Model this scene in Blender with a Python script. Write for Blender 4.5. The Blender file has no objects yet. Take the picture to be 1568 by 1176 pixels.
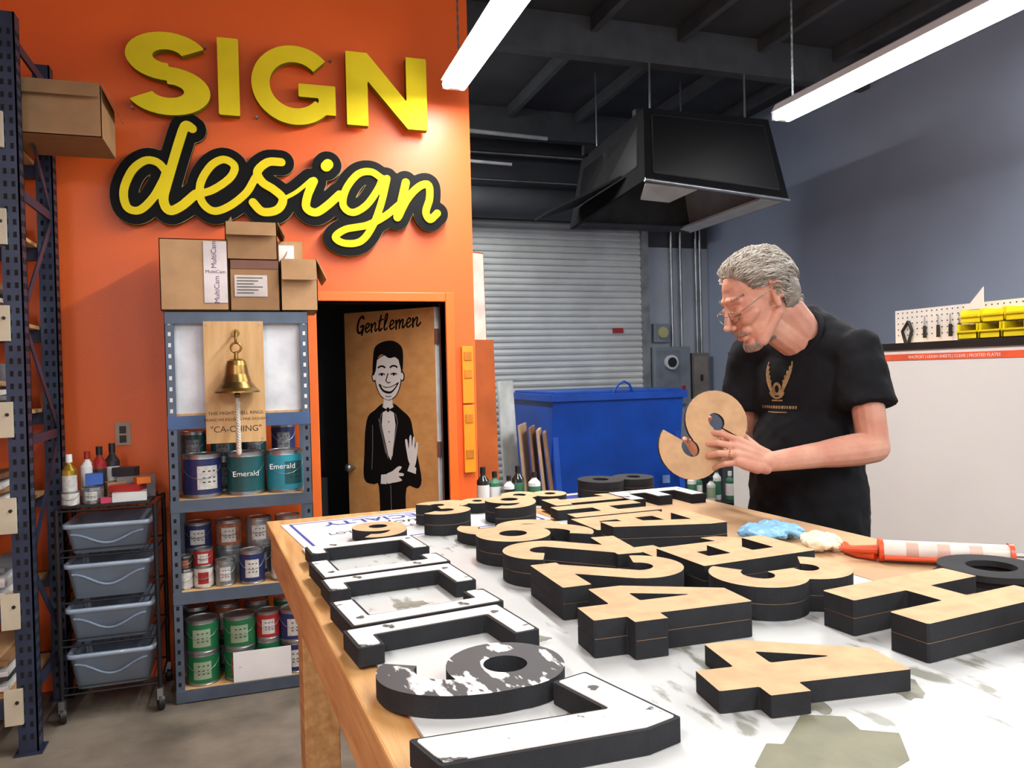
import bpy, bmesh, math, random
import numpy as np
from mathutils import Matrix, Vector
from mathutils.bvhtree import BVHTree
random.seed(7)
SC=bpy.context.scene
COL=SC.collection
try:
    SC.view_settings.view_transform='Standard'
    SC.view_settings.look='None'
except Exception: pass

# ---------------------------------------------------------------- materials
def lin(c):
    return tuple(((x/255)/12.92 if x/255<=0.04045 else ((x/255+0.055)/1.055)**2.4) for x in c)
MATS={}
def pm(name,rgb,rough=0.6,metal=0.0,var=0.12,scale=6.0,bump=0.0,bscale=60.0,spec=0.5,coat=0.0,emit=0.0,rgb2=None,stretch=None,lo=.35,hi=.68):
    if name in MATS: return MATS[name]
    m=bpy.data.materials.new(name); m.use_nodes=True
    nt=m.node_tree; b=nt.nodes["Principled BSDF"]
    c=lin(rgb)
    tc=nt.nodes.new("ShaderNodeTexCoord"); mp=nt.nodes.new("ShaderNodeMapping")
    nt.links.new(tc.outputs["Object"],mp.inputs[0])
    if stretch: mp.inputs["Scale"].default_value=stretch
    n=nt.nodes.new("ShaderNodeTexNoise"); n.inputs["Scale"].default_value=scale; n.inputs["Detail"].default_value=5
    nt.links.new(mp.outputs[0],n.inputs["Vector"])
    mx=nt.nodes.new("ShaderNodeMix"); mx.data_type='RGBA'
    c2=lin(rgb2) if rgb2 else tuple(x*(1-2*var) for x in c)
    c1=c if rgb2 else tuple(min(1,x*(1+var)) for x in c)
    mx.inputs[6].default_value=(*c1,1); mx.inputs[7].default_value=(*c2,1)
    rp=nt.nodes.new("ShaderNodeMapRange"); rp.inputs[1].default_value=lo; rp.inputs[2].default_value=hi
    nt.links.new(n.outputs[0],rp.inputs[0]); nt.links.new(rp.outputs[0],mx.inputs[0])
    nt.links.new(mx.outputs[2],b.inputs["Base Color"])
    b.inputs["Roughness"].default_value=rough; b.inputs["Metallic"].default_value=metal
    b.inputs["Specular IOR Level"].default_value=spec
    b.inputs["Coat Weight"].default_value=coat
    if emit: 
        b.inputs["Emission Color"].default_value=(*c,1); b.inputs["Emission Strength"].default_value=emit
    if bump:
        n2=nt.nodes.new("ShaderNodeTexNoise"); n2.inputs["Scale"].default_value=bscale; n2.inputs["Detail"].default_value=4
        nt.links.new(mp.outputs[0],n2.inputs["Vector"])
        bp=nt.nodes.new("ShaderNodeBump"); bp.inputs["Strength"].default_value=bump; bp.inputs["Distance"].default_value=0.01
        nt.links.new(n2.outputs[0],bp.inputs["Height"]); nt.links.new(bp.outputs[0],b.inputs["Normal"])
    MATS[name]=m
    return m
BLACK=pm("black_paint",(22,22,24),0.45,var=.2)
WHITE=pm("white_paint",(232,232,230),0.5,var=.03)
KRAFT=pm("kraft_paper",(196,158,118),0.75,var=.07,scale=30)
FOAMBLK=pm("black_foam",(38,39,42),0.85,var=.12,scale=20,bump=.15,bscale=300,spec=.3)
FOAMWHT=pm("white_foam_face",(232,224,216),0.6,rgb2=(60,60,62),scale=26,lo=.64,hi=.67)
SCRATCH=pm("scratched_black_face",(48,48,52),0.6,rgb2=(225,222,218),scale=16,stretch=(1,3,1),lo=.56,hi=.6)
WOOD=pm("pine_wood",(208,162,104),0.55,rgb2=(178,126,72),scale=5,stretch=(8,0.8,8),bump=.1)
PLY=pm("plywood",(218,178,124),0.6,rgb2=(200,156,100),scale=5,stretch=(6,6,.8))
STEEL=pm("galvanised_steel",(165,168,170),0.35,.9,var=.15)
CARD=pm("cardboard",(184,146,104),0.8,var=.06,scale=12)
CARD2=pm("cardboard_dark",(154,118,80),0.8,var=.06,scale=12)
ORANGE=pm("orange_wall_paint",(238,102,34),0.42,var=.04,scale=1.2,bump=.05,bscale=90)
NAVY=pm("navy_rack_paint",(48,58,82),0.4,.3,var=.15)
GREYBLUE=pm("grey_blue_shelf_paint",(88,100,116),0.4,.4,var=.12)
DARKC=pm("dark_ceiling_paint",(60,61,65),0.8,var=.15,scale=2)
YELLOW=pm("yellow_sign_paint",(232,210,30),0.75,var=.03,spec=.25)
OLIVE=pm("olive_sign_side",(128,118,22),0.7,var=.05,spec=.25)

# ---------------------------------------------------------------- mesh builder
class MB:
    def __init__(s): s.v=[];s.f=[];s.fm=[];s.fs=[];s.mats=[]
    def mi(s,m):
        if m not in s.mats: s.mats.append(m)
        return s.mats.index(m)
    def add(s,vs,fs,mat,M=None,smooth=False):
        o=len(s.v)
        for v in vs:
            v=Vector(v); s.v.append(tuple(M@v) if M is not None else tuple(v))
        k=s.mi(mat)
        for f in fs: s.f.append([i+o for i in f]); s.fm.append(k); s.fs.append(smooth)
        return s
    def box(s,c,d,mat,M=None,rz=0,ry=0,rx=0):
        x,y,z=[a/2 for a in d]
        vs=[Vector((i*x,j*y,k*z)) for i in(-1,1) for j in(-1,1) for k in(-1,1)]
        L=Matrix.Translation(c)@Matrix.Rotation(rz,4,'Z')@Matrix.Rotation(ry,4,'Y')@Matrix.Rotation(rx,4,'X')
        if M is not None: L=M@L
        return s.add(vs,[(0,1,3,2),(4,6,7,5),(0,4,5,1),(2,3,7,6),(0,2,6,4),(1,5,7,3)],mat,L)
    def bb(s,x0,x1,y0,y1,z0,z1,mat,M=None):
        return s.box(((x0+x1)/2,(y0+y1)/2,(z0+z1)/2),(abs(x1-x0),abs(y1-y0),abs(z1-z0)),mat,M)
    def cone(s,p0,p1,r0,r1,mat,n=16,caps=True,M=None):
        p0=Vector(p0);p1=Vector(p1);q=(p1-p0).to_track_quat('Z','Y').to_matrix()
        vs=[]
        for p,r in((p0,r0),(p1,r1)):
            for i in range(n):
                a=2*math.pi*i/n; vs.append(p+q@Vector((r*math.cos(a),r*math.sin(a),0)))
        fs=[(i,(i+1)%n,n+(i+1)%n,n+i) for i in range(n)]
        s.add(vs,fs,mat,M,True)
        if caps: s.add(vs,[tuple(range(n))[::-1],tuple(range(n,2*n))],mat,M)
        return s
    def lathe(s,c,prof,mats,n=24,M=None,axis=None):
        c=Vector(c); q=Matrix.Identity(3)
        if axis is not None: q=Vector(axis).to_track_quat('Z','Y').to_matrix()
        for k in range(len(prof)-1):
            m=mats[k] if isinstance(mats,(list,tuple)) else mats
            vs=[]
            for r,z in(prof[k],prof[k+1]):
                for i in range(n):
                    a=2*math.pi*i/n; vs.append(c+q@Vector((r*math.cos(a),r*math.sin(a),z)))
            s.add(vs,[(i,(i+1)%n,n+(i+1)%n,n+i) for i in range(n)],m,M,True)
        return s
    def ell(s,c,r,mat,M=None,n=16,m=10):
        c=Vector(c)
        if not hasattr(r,'__len__'): r=(r,r,r)
        vs=[c+Vector((0,0,r[2]))]
        for j in range(1,m):
            t=math.pi*j/m
            for i in range(n):
                a=2*math.pi*i/n; vs.append(c+Vector((r[0]*math.sin(t)*math.cos(a),r[1]*math.sin(t)*math.sin(a),r[2]*math.cos(t))))
        vs.append(c-Vector((0,0,r[2])))
        fs=[(0,1+i,1+(i+1)%n) for i in range(n)]
        for j in range(m-2):
            for i in range(n):
                a=1+j*n;fs.append((a+i,a+n+i,a+n+(i+1)%n,a+(i+1)%n))
        a=1+(m-2)*n; fs+=[(len(vs)-1,a+(i+1)%n,a+i) for i in range(n)]
        return s.add(vs,fs,mat,M,True)
    def tube(s,pts,r,mat,n=8,M=None,closed=False):
        pts=[Vector(p) for p in pts]; N=len(pts); vs=[]
        up=None
        for k,p in enumerate(pts):
            if closed: t=pts[(k+1)%N]-pts[k-1]
            else: t=pts[min(k+1,N-1)]-pts[max(k-1,0)]
            t.normalize()
            if up is None:
                up=t.orthogonal().normalized()
            else:
                up=(up-t*up.dot(t)); up=up.normalized() if up.length>1e-6 else t.orthogonal().normalized()
            b=t.cross(up)
            rr=r[k] if hasattr(r,'__len__') else r
            for i in range(n):
                a=2*math.pi*i/n; vs.append(p+(up*math.cos(a)+b*math.sin(a))*rr)
        fs=[]
        for k in range(N if closed else N-1):
            for i in range(n):
                k2=(k+1)%N
                fs.append((k*n+i,k*n+(i+1)%n,k2*n+(i+1)%n,k2*n+i))
        s.add(vs,fs,mat,M,True)
        if not closed: s.add(vs,[tuple(range(n))[::-1],tuple(range((N-1)*n,N*n))],mat,M)
        return s
    def prism(s,poly,z0,z1,mat,M=None,side=None):
        n=len(poly)
        vs=[(x,y,z0) for x,y in poly]+[(x,y,z1) for x,y in poly]
        s.add(vs,[tuple(range(n))[::-1],tuple(range(n,2*n))],mat,M)
        s.add(vs,[(i,(i+1)%n,n+(i+1)%n,n+i) for i in range(n)],side or mat,M)
        return s
    def mesh(s,name):
        me=bpy.data.meshes.new(name); me.from_pydata(s.v,[],s.f)
        for m in s.mats: me.materials.append(m)
        me.polygons.foreach_set("material_index",s.fm); me.polygons.foreach_set("use_smooth",s.fs)
        me.update(); return me
    def done(s,name,bevel=0,parent=None,M=None):
        me=s.mesh(name); ob=bpy.data.objects.new(name,me); COL.objects.link(ob)
        if bevel:
            b=ob.modifiers.new("bevel","BEVEL"); b.width=bevel; b.segments=2; b.limit_method='ANGLE'; b.angle_limit=math.radians(40)
        if M is not None: ob.matrix_world=M
        if parent: ob.parent=parent
        return ob
def empty(name,loc=(0,0,0)):
    e=bpy.data.objects.new(name,None); e.location=loc; e.empty_display_size=.1; COL.objects.link(e); 
    bpy.context.view_layer.update(); return e

# ---------------------------------------------------------------- 2D outlines by distance field
def poly_sdf(P,X,Y):
    P=np.array(P,float); d=np.full(X.shape,1e9); ins=np.zeros(X.shape,bool); n=len(P)
    for i in range(n):
        x0,y0=P[i];x1,y1=P[(i+1)%n]; ex,ey=x1-x0,y1-y0; L=ex*ex+ey*ey+1e-18
        t=np.clip(((X-x0)*ex+(Y-y0)*ey)/L,0,1); d=np.minimum(d,(X-x0-t*ex)**2+(Y-y0-t*ey)**2)
        if y0!=y1:
            c=((Y>=min(y0,y1))&(Y<max(y0,y1)))&(X<x0+(Y-y0)/(y1-y0)*ex); ins^=c
    d=np.sqrt(d); return np.where(ins,-d,d)
def stroke_sdf(P,r,X,Y):
    d=np.full(X.shape,1e9)
    for i in range(len(P)-1):
        x0,y0=P[i];x1,y1=P[i+1]; ex,ey=x1-x0,y1-y0; L=ex*ex+ey*ey+1e-18
        t=np.clip(((X-x0)*ex+(Y-y0)*ey)/L,0,1)
        rr=(r[i]*(1-t)+r[i+1]*t) if hasattr(r,'__len__') else r
        d=np.minimum(d,np.sqrt((X-x0-t*ex)**2+(Y-y0-t*ey)**2)-rr)
    return d
def rdp(pts,tol):
    if len(pts)<3: return pts
    keep=[False]*len(pts); keep[0]=keep[-1]=True; st=[(0,len(pts)-1)]
    A=np.array(pts)
    while st:
        a,b=st.pop()
        if b-a<2: continue
        p,q=A[a],A[b]; e=q-p; L=np.hypot(*e)
        seg=A[a+1:b]
        dd=np.abs(e[0]*(seg[:,1]-p[1])-e[1]*(seg[:,0]-p[0]))/L if L>1e-12 else np.hypot(*(seg-p).T)
        k=int(dd.argmax())
        if dd[k]>tol: keep[a+1+k]=True; st+=[(a,a+1+k),(a+1+k,b)]
    return [p for p,k in zip(pts,keep) if k]
def contour(F,x0,y0,h,tol):
    S=F<0; ny,nx=F.shape
    seg={}
    def link(a,b): seg.setdefault(a,[]).append(b); seg.setdefault(b,[]).append(a)
    c=S[:-1,:-1].astype(int)+S[1:,:-1]+S[:-1,1:]+S[1:,1:]
    for j,i in zip(*np.nonzero((c>0)&(c<4))):
        j=int(j);i=int(i)
        a,b,cc,d=S[j,i],S[j,i+1],S[j+1,i+1],S[j+1,i]; E=[]
        if a!=b:E.append(('h',j,i))
        if b!=cc:E.append(('v',j,i+1))
        if cc!=d:E.append(('h',j+1,i))
        if d!=a:E.append(('v',j,i))
        if len(E)==2: link(E[0],E[1])
        elif len(E)==4:
            mid=(F[j,i]+F[j,i+1]+F[j+1,i]+F[j+1,i+1])<0
            if mid==bool(a): link(E[0],E[1]);link(E[2],E[3])
            else: link(E[0],E[3]);link(E[1],E[2])
    def pt(e):
        k,j,i=e
        if k=='h': f0,f1=F[j,i],F[j,i+1]; t=f0/(f0-f1); return (x0+(i+t)*h,y0+j*h)
        f0,f1=F[j,i],F[j+1,i]; t=f0/(f0-f1); return (x0+i*h,y0+(j+t)*h)
    loops=[];seen=set()
    for s in list(seg):
        if s in seen: continue
        L=[s];seen.add(s);cur=s
        while True:
            nx_=[q for q in seg[cur] if q not in seen]
            if not nx_: break
            cur=nx_[0];seen.add(cur);L.append(cur)
        P=[pt(e) for e in L]
        if len(P)>=4:
            k=len(P)//2
            Q=rdp(P[:k+1],tol)[:-1]+rdp(P[k:]+[P[0]],tol)[:-1]
            if len(Q)>=3: loops.append(Q)
    return loops
def outline(add,sub,bbox,h,grow=0.0,strokes=(),tol=None):
    x0,y0,x1,y1=bbox; pad=abs(grow)+3*h
    xs=np.arange(x0-pad,x1+pad+h,h);ys=np.arange(y0-pad,y1+pad+h,h); X,Y=np.meshgrid(xs,ys)
    F=np.full(X.shape,1e9)
    for p in add: F=np.minimum(F,poly_sdf(p,X,Y))
    for p,r in strokes: F=np.minimum(F,stroke_sdf(p,r,X,Y))
    for p in sub: F=np.maximum(F,-poly_sdf(p,X,Y))
    F=F-grow+1e-9
    return contour(F,xs[0],ys[0],h,tol or h*.12)
def loops_mesh(loops,z0,z1):
    cu=bpy.data.curves.new("outline",'CURVE'); cu.dimensions='2D'; cu.fill_mode='BOTH'; cu.extrude=(z1-z0)/2
    for L in loops:
        sp=cu.splines.new('POLY'); sp.points.add(len(L)-1)
        for i,(x,y) in enumerate(L): sp.points[i].co=(x,y,0,1)
        sp.use_cyclic_u=True
    ob=bpy.data.objects.new("outline",cu); COL.objects.link(ob)
    bpy.context.view_layer.update()
    me=bpy.data.meshes.new_from_object(ob.evaluated_get(bpy.context.evaluated_depsgraph_get()))
    bpy.data.objects.remove(ob); bpy.data.curves.remove(cu)
    mb_v=[(v.co.x,v.co.y,v.co.z+(z0+z1)/2) for v in me.vertices]
    F=[];T=[]
    for p in me.polygons: F.append(list(p.vertices)); T.append(abs(p.normal.z)>.5)
    bpy.data.meshes.remove(me)
    return mb_v,F,T
def add_loops(mb,loops,z0,z1,top,side,M=None):
    v,F,T=loops_mesh(loops,z0,z1)
    mb.add(v,[f for f,t in zip(F,T) if t],top,M)
    mb.add(v,[f for f,t in zip(F,T) if not t],side,M)
def text_mesh(mb,body,size,mat,M,shear=0,extrude=0.0008,align='CENTER',offset=0.0,space=1.0):
    cu=bpy.data.curves.new("txt",'FONT'); cu.body=body; cu.size=size; cu.align_x=align; cu.shear=shear; cu.extrude=extrude; cu.offset=offset; cu.resolution_u=3; cu.space_character=space
    ob=bpy.data.objects.new("txt",cu); COL.objects.link(ob); bpy.context.view_layer.update()
    me=bpy.data.meshes.new_from_object(ob.evaluated_get(bpy.context.evaluated_depsgraph_get()))
    bpy.data.objects.remove(ob)
    mb.add([v.co.copy() for v in me.vertices],[list(p.vertices) for p in me.polygons],mat,M)
    bpy.data.meshes.remove(me)
def arc(cx,cy,rx,ry,a0,a1,n=24):
    return [(cx+rx*math.cos(math.radians(a0+(a1-a0)*i/n)),cy+ry*math.sin(math.radians(a0+(a1-a0)*i/n))) for i in range(n+1)]
def ribbon(P,hw):
    A=[];B=[]
    for i,(x,y) in enumerate(P):
        a=P[max(i-1,0)];b=P[min(i+1,len(P)-1)]; dx,dy=b[0]-a[0],b[1]-a[1]; L=math.hypot(dx,dy) or 1
        nx,ny=-dy/L*hw,dx/L*hw; A.append((x+nx,y+ny));B.append((x-nx,y-ny))
    return A+B[::-1]
def ellp(cx,cy,rx,ry): return arc(cx,cy,rx,ry,0,360,36)[:-1]
def rect(x0,y0,x1,y1): return [(x0,y0),(x1,y0),(x1,y1),(x0,y1)]
G={}
G['1']=([[(.12,1),(.42,1),(.42,.2),(.5,.2),(.5,0),(.06,0),(.06,.2),(.16,.2),(.16,.75),(.0,.7),(.0,.85)]],[],.5)
G['4']=([[(.28,1),(.58,1),(.58,.4),(.68,.4),(.68,.2),(.58,.2),(.58,0),(.33,0),(.33,.2),(0,.2),(0,.42)]],[[(.33,.4),(.33,.75),(.17,.4)]],.68)
G['7']=([[(0,1),(.62,1),(.62,.82),(.36,0),(.1,0),(.36,.8),(0,.8)]],[],.62)
G['L']=([[(0,1),(.22,1),(.22,.2),(.58,.2),(.58,0),(0,0)]],[],.58)
G['E']=([[(0,0),(.6,0),(.6,.2),(.22,.2),(.22,.4),(.52,.4),(.52,.6),(.22,.6),(.22,.8),(.6,.8),(.6,1),(0,1)]],[],.6)
G['H']=([rect(0,0,.22,1),rect(.44,0,.66,1),rect(.1,.4,.5,.6)],[],.66)
G['[']=([[(0,0),(.34,0),(.34,.15),(.17,.15),(.17,.84),(.56,.84),(.56,1),(0,1)]],[],.56)
G['$']=([ribbon(arc(.33,.71,.225,.205,8,282),.125),ribbon(arc(.33,.295,.235,.21,102,-172),.125)],[],.7)
G['2']=([ribbon(arc(.33,.68,.21,.215,165,-25)+[(.2,.2),(.12,.1)],.105),rect(.0,0,.62,.2)],[],.64)
G['3']=([ribbon(arc(.3,.7,.2,.195,150,-95),.105),ribbon(arc(.3,.31,.23,.205,95,-155),.105)],[],.64)
_six=([ellp(.33,.32,.33,.32),ribbon(arc(.42,.42,.32,.48,190,62),.1)],[ellp(.33,.32,.12,.12)],.66)
G['6']=_six
G['9']=([[(.66-x,1-y) for x,y in p] for p in _six[0]],[[(.66-x,1-y) for x,y in p] for p in _six[1]],.66)
G['8']=([ellp(.33,.74,.28,.26),ellp(.33,.28,.33,.28)],[ellp(.33,.75,.1,.085),ellp(.33,.28,.12,.1)],.66)
GC={}
TH=.026
def glyph_mesh(ch,style,Lh,layers,th):
    key=(ch,style,Lh,layers,th)
    if key in GC: return GC[key]
    add,sub,w=G[ch]
    sc=lambda ps:[[((x-w/2)*Lh,(y-.5)*Lh) for x,y in p] for p in ps]
    bb=(-w/2*Lh-.01,-Lh/2,w/2*Lh+.03,Lh/2); h=.0032
    lo=outline(sc(add),sc(sub),bb,h)
    mb=MB()
    for k in range(layers):
        top={'tan':KRAFT,'scratch':SCRATCH}.get(style,FOAMBLK)
        gap=.0012 if k<layers-1 else 0
        add_loops(mb,lo,k*th,(k+1)*th-gap,top if k==layers-1 else FOAMBLK,FOAMBLK)
        if gap:
            add_loops(mb,outline(sc(add),sc(sub),bb,h,-.001),(k+1)*th-gap,(k+1)*th,KRAFT,KRAFT)
    if style=='white':
        add_loops(mb,outline(sc(add),sc(sub),bb,h,-.005),layers*th-.001,layers*th+.0012,FOAMWHT,FOAMWHT)
    me=mb.mesh("glyph_"+ch); GC[key]=me
    return me
NUMN={'1':'one','4':'four','7':'seven','L':'l','E':'e','H':'h','[':'bracket','$':'s','2':'two','3':'three','6':'six','9':'nine','8':'eight'}
def foam(ch,x,y,rot,layers=1,style='tan',z=1.0835,Lh=.25,th=TH):
    me=glyph_mesh(ch,style,Lh,layers,th)
    kind='foam_numeral_' if ch.isdigit() else 'foam_letter_'
    ob=bpy.data.objects.new(kind+NUMN[ch],me); COL.objects.link(ob)
    ob.location=(x,y,z); ob.rotation_euler=(0,0,math.radians(rot))
    return ob

# ================================================================= ROOM SHELL
def wall(name,x0,x1,y0,y1,z0,z1,mat):
    return MB().bb(x0,x1,y0,y1,z0,z1,mat).done(name)
FLOOR=pm("concrete_floor",(136,126,112),0.55,rgb2=(94,86,76),scale=3.5,bump=.25,bscale=25)
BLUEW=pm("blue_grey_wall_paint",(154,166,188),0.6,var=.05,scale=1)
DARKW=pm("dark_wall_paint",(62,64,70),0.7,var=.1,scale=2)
ZC=4.35
wall("floor",-3.2,5.6,-3.2,8.7,-.1,0,FLOOR)
wall("ceiling",-3.2,5.6,-3.2,8.7,ZC,ZC+.1,DARKC)
wall("wall_left",-3.3,-3.2,-3.2,8.7,0,ZC,ORANGE)
LWALL=pm("light_wall_paint",(190,190,188),.7)
MB().bb(-3.2,-2.6,-3.3,-3.2,0,ZC,LWALL).bb(4.9,5.6,-3.3,-3.2,0,ZC,LWALL).bb(-2.6,4.9,-3.3,-3.2,3.9,ZC,LWALL).done("wall_behind")   # unseen opening added so world light enters as frontal fill
wall("wall_right",5.5,5.6,-3.2,8.7,0,ZC,BLUEW)
mb=MB(); YW=4.2
DX0,DX1,DZ=.32,1.02,1.88
mb.bb(-3.2,DX0,YW,YW+.12,0,ZC,ORANGE).bb(DX1,1.19,YW,YW+.12,0,ZC,ORANGE).bb(DX0,DX1,YW,YW+.12,DZ,ZC,ORANGE)
mb.done("wall_orange")
mb=MB(); 
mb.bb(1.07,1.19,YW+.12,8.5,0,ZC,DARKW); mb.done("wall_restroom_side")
mb=MB(); DKI=pm("restroom_dark_wall",(44,46,50),.6,var=.2,scale=3)
mb.bb(-.6,1.07,5.7,5.8,0,ZC,DKI).bb(-.7,-.6,YW+.12,5.8,0,ZC,DKI); mb.done("wall_restroom_back")
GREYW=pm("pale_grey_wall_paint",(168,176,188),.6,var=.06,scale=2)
RX0,RX1,RZ=2.0,4.55,3.2
mb=MB()
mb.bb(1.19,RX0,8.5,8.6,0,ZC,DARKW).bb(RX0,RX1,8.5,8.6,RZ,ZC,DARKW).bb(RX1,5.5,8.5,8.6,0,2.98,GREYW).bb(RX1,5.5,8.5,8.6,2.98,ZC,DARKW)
mb.done("wall_back")
mb=MB(); ORT=pm("orange_trim_paint",(244,112,34),.35,var=.03)
mb.bb(DX0-.05,DX0,YW-.02,YW+.13,0,DZ+.05,ORT).bb(DX1,DX1+.05,YW-.02,YW+.13,0,DZ+.05,ORT).bb(DX0,DX1,YW-.02,YW+.13,DZ,DZ+.05,ORT)
mb.done("trim_1",.004)

# ---------------- ceiling beams, pipes
mb=MB(); BM=pm("ceiling_beam_paint",(74,76,80),.7,var=.1)
for y in (1.0,3.4,5.8,8.0):
    mb.bb(1.3,5.5,y-.06,y+.06,ZC-.32,ZC,BM)
for x in (1.9,2.7,3.5,4.3,5.1):
    mb.bb(x-.03,x+.03,-3,8.5,ZC-.12,ZC,BM)
mb.done("ceiling_beams",.004)
mb=MB()
WP=pm("white_pipe",(190,190,190),.4)
mb.tube([(1.2,8.3,3.95),(5.4,8.3,3.95)],.02,STEEL).tube([(1.2,7.6,3.98),(3.0,7.6,3.93)],.022,WP)
mb.tube([(1.2,8.35,3.66),(4.8,8.35,3.66)],.018,STEEL)
mb.tube([(1.2,7.9,3.75),(2.7,7.9,3.72)],.018,WP)
mb.tube([(1.9,5.9,4.1),(5.3,5.9,4.1)],.02,STEEL)
mb.done("ceiling_pipes")

# ---------------- roller door
mb=MB(); RD=pm("roller_door_slats",(200,203,202),.5,.1,var=.05,scale=3)
z=0.02; pitch=.075
prof=[]
while z<RZ:
    prof+=[(0,z),(-.018,z+.012),(-.022,z+.035),(-.014,z+.06),(0,z+.07)]
    z+=pitch
vs=[];fs=[]
for i,(dy,zz) in enumerate(prof):
    vs+=[(RX0,8.48+dy,zz),(RX1,8.48+dy,zz)]
    if i: a=2*i; fs.append((a-2,a-1,a+1,a))
mb.add(vs,fs,RD)
mb.bb(RX1-.02,RX1+.07,8.42,8.5,0,RZ,STEEL).bb(RX0-.07,RX0+.02,8.42,8.5,0,RZ,STEEL)
mb.bb(RX0,RX1,8.44,8.5,0,.06,STEEL)
mb.box((4.2,8.45,1.95),(.14,.01,.06),pm("red_sticker",(150,30,35),.5))
mb.done("roller_door")
mb=MB(); mb.cone((RX0-.1,8.25,3.38),(4.8,8.25,3.38),.17,.17,DARKW,24)
mb.bb(4.75,4.85,8.05,8.49,3.2,3.58,DARKW).bb(RX0-.12,RX0-.05,8.05,8.49,3.2,3.58,DARKW)
mb.done("roller_door_drum")

# ---------------- electrical boxes & conduit
EG=pm("electrical_box_grey",(128,136,146),.45,.2,var=.06); EB=pm("electrical_box_brown",(112,108,104),.45,.2)
mb=MB(); mb.bb(4.64,5.14,8.36,8.5,1.03,1.74,EG).bb(4.67,4.98,8.345,8.36,1.08,1.70,pm("panel_front",(112,120,132),.4)).cone((4.85,8.34,1.55),(4.85,8.30,1.55),.09,.09,pm("meter_glass",(200,205,208),.2),20)
mb.cone((4.85,8.30,1.55),(4.85,8.29,1.55),.06,.06,BLACK,20).box((5.04,8.355,1.2),(.05,.01,.12),MATS["red_sticker"])
mb.box((4.76,8.34,1.2),(.08,.01,.05),WHITE)
mb.done("electrical_panel",.006)
mb=MB(); mb.bb(5.18,5.42,8.38,8.5,1.08,1.66,EB).bb(5.2,5.4,8.37,8.38,1.12,1.62,pm("panel_front2",(124,118,112),.4)).box((5.3,8.36,1.35),(.03,.02,.08),BLACK); mb.done("fuse_box",.005)
mb=MB(); mb.bb(4.68,4.9,8.42,8.5,1.8,2.03,EG).cone((4.79,8.42,1.92),(4.79,8.39,1.92),.07,.07,pm("dial_yellow",(170,170,120),.5),16).done("timer_box",.004)
mb=MB()
for x,z0,z1 in((5.08,1.745,4.0),(5.30,1.665,4.3),(5.36,1.665,4.3),(4.95,1.745,4.0)):
    mb.tube([(x,8.45,z0),(x,8.45,z1)],.018,STEEL)
mb.done("electrical_conduit")
mb=MB(); mb.box((4.78,8.495,.9),(.14,.01,.1),MATS["red_sticker"]).box((4.78,8.488,.87),(.12,.004,.04),WHITE).box((4.74,8.495,.72),(.14,.01,.16),WHITE).box((4.74,8.488,.75),(.1,.004,.05),pm("notice_blue",(40,70,150))).done("warning_sign")

# ---------------- blue dumpster
DB=pm("blue_dumpster_paint",(16,80,190),.4,var=.1,scale=3)
mb=MB()
x0,x1=2.72,4.15
prof=[(7.05,.18),(8.0,.18),(8.1,1.2),(6.9,1.2)]
M=Matrix(((0,0,1,0),(1,0,0,0),(0,1,0,0),(0,0,0,1)))
mb.prism(prof,x0,x1,DB,M)
mb.bb(x0-.03,x1+.03,6.86,8.14,1.18,1.25,DB)
for x in (x0+.04,x1-.04):
    mb.box((x,6.96,.7),(.06,.05,1.0),DB,rx=math.radians(-8))
mb.bb(x0+.02,x1-.02,6.9,8.1,1.25,1.275,pm("dumpster_lid",(24,84,180),.4))
mb.tube([(3.35,6.88,1.25),(3.4,6.86,1.33),(3.46,6.85,1.36),(3.52,6.86,1.33),(3.57,6.88,1.25)],.012,DB)
mb.box((3.95,6.93,.35),(.08,.02,.08),pm("sticker_lightblue",(120,150,200)))
for x in(x0+.1,x1-.1):
    for y in(7.2,7.85): mb.cone((x-.03,y,.08),(x+.03,y,.08),.08,.08,BLACK,16).bb(x-.04,x+.04,y-.03,y+.03,.08,.19,STEEL)
mb.done("blue_dumpster",.008)

# ---------------- hanging camper shell (truck canopy)
SH=pm("black_gelcoat",(26,27,30),.75,var=.1,spec=.15); GL=pm("tinted_glass",(12,13,16),.35,var=.05,spec=.25); INS=pm("grey_fibreglass_lining",(206,208,204),.8,var=.06); SHI=pm("dark_headliner",(70,72,76),.9)
mb=MB()
X0,X1,Y0,Y1,Z0,Z1=3.0,4.38,5.5,7.05,2.93,3.58
def q(mb,a,b,c,d,mat,t=.03,inn=None):
    a,b,c,d=map(Vector,(a,b,c,d)); n=(b-a).cross(d-a).normalized()*t
    vs=[a,b,c,d,a+n,b+n,c+n,d+n]
    mb.add(vs,[(0,1,2,3)],mat); mb.add(vs,[(4,7,6,5)],inn or mat); mb.add(vs,[(0,4,5,1),(1,5,6,2),(2,6,7,3),(3,7,4,0)],mat)
tl,tr,bl,br=(X0+.03,Y0+.05,Z1),(X1-.16,Y0+.05,Z1),(X0,Y0,Z0+.06),(X1,Y0,Z0-.04)
TL,TR,BL,BR=(X0+.1,Y1-.1,Z1-.04),(X1-.16,Y1-.1,Z1-.04),(X0,Y1,Z0-.05),(X1,Y1,Z0-.04)
q(mb,bl,br,tr,tl,SH,-.03,SHI); q(mb,BR,BL,TL,TR,SH,-.03,SHI); q(mb,BL,bl,tl,TL,SH,-.03,SHI); q(mb,br,BR,TR,tr,SH,-.03,INS); q(mb,tl,tr,TR,TL,SH,-.03,SHI)
def lerp4(a,b,c,d,u,v): 
    a,b,c,d=map(Vector,(a,b,c,d)); return (a*(1-u)+b*u)*(1-v)+(d*(1-u)+c*u)*v
def inset(mb,a,b,c,d,u0,u1,v0,v1,mat,t):
    q(mb,lerp4(a,b,c,d,u0,v0),lerp4(a,b,c,d,u1,v0),lerp4(a,b,c,d,u1,v1),lerp4(a,b,c,d,u0,v1),mat,t)
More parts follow.
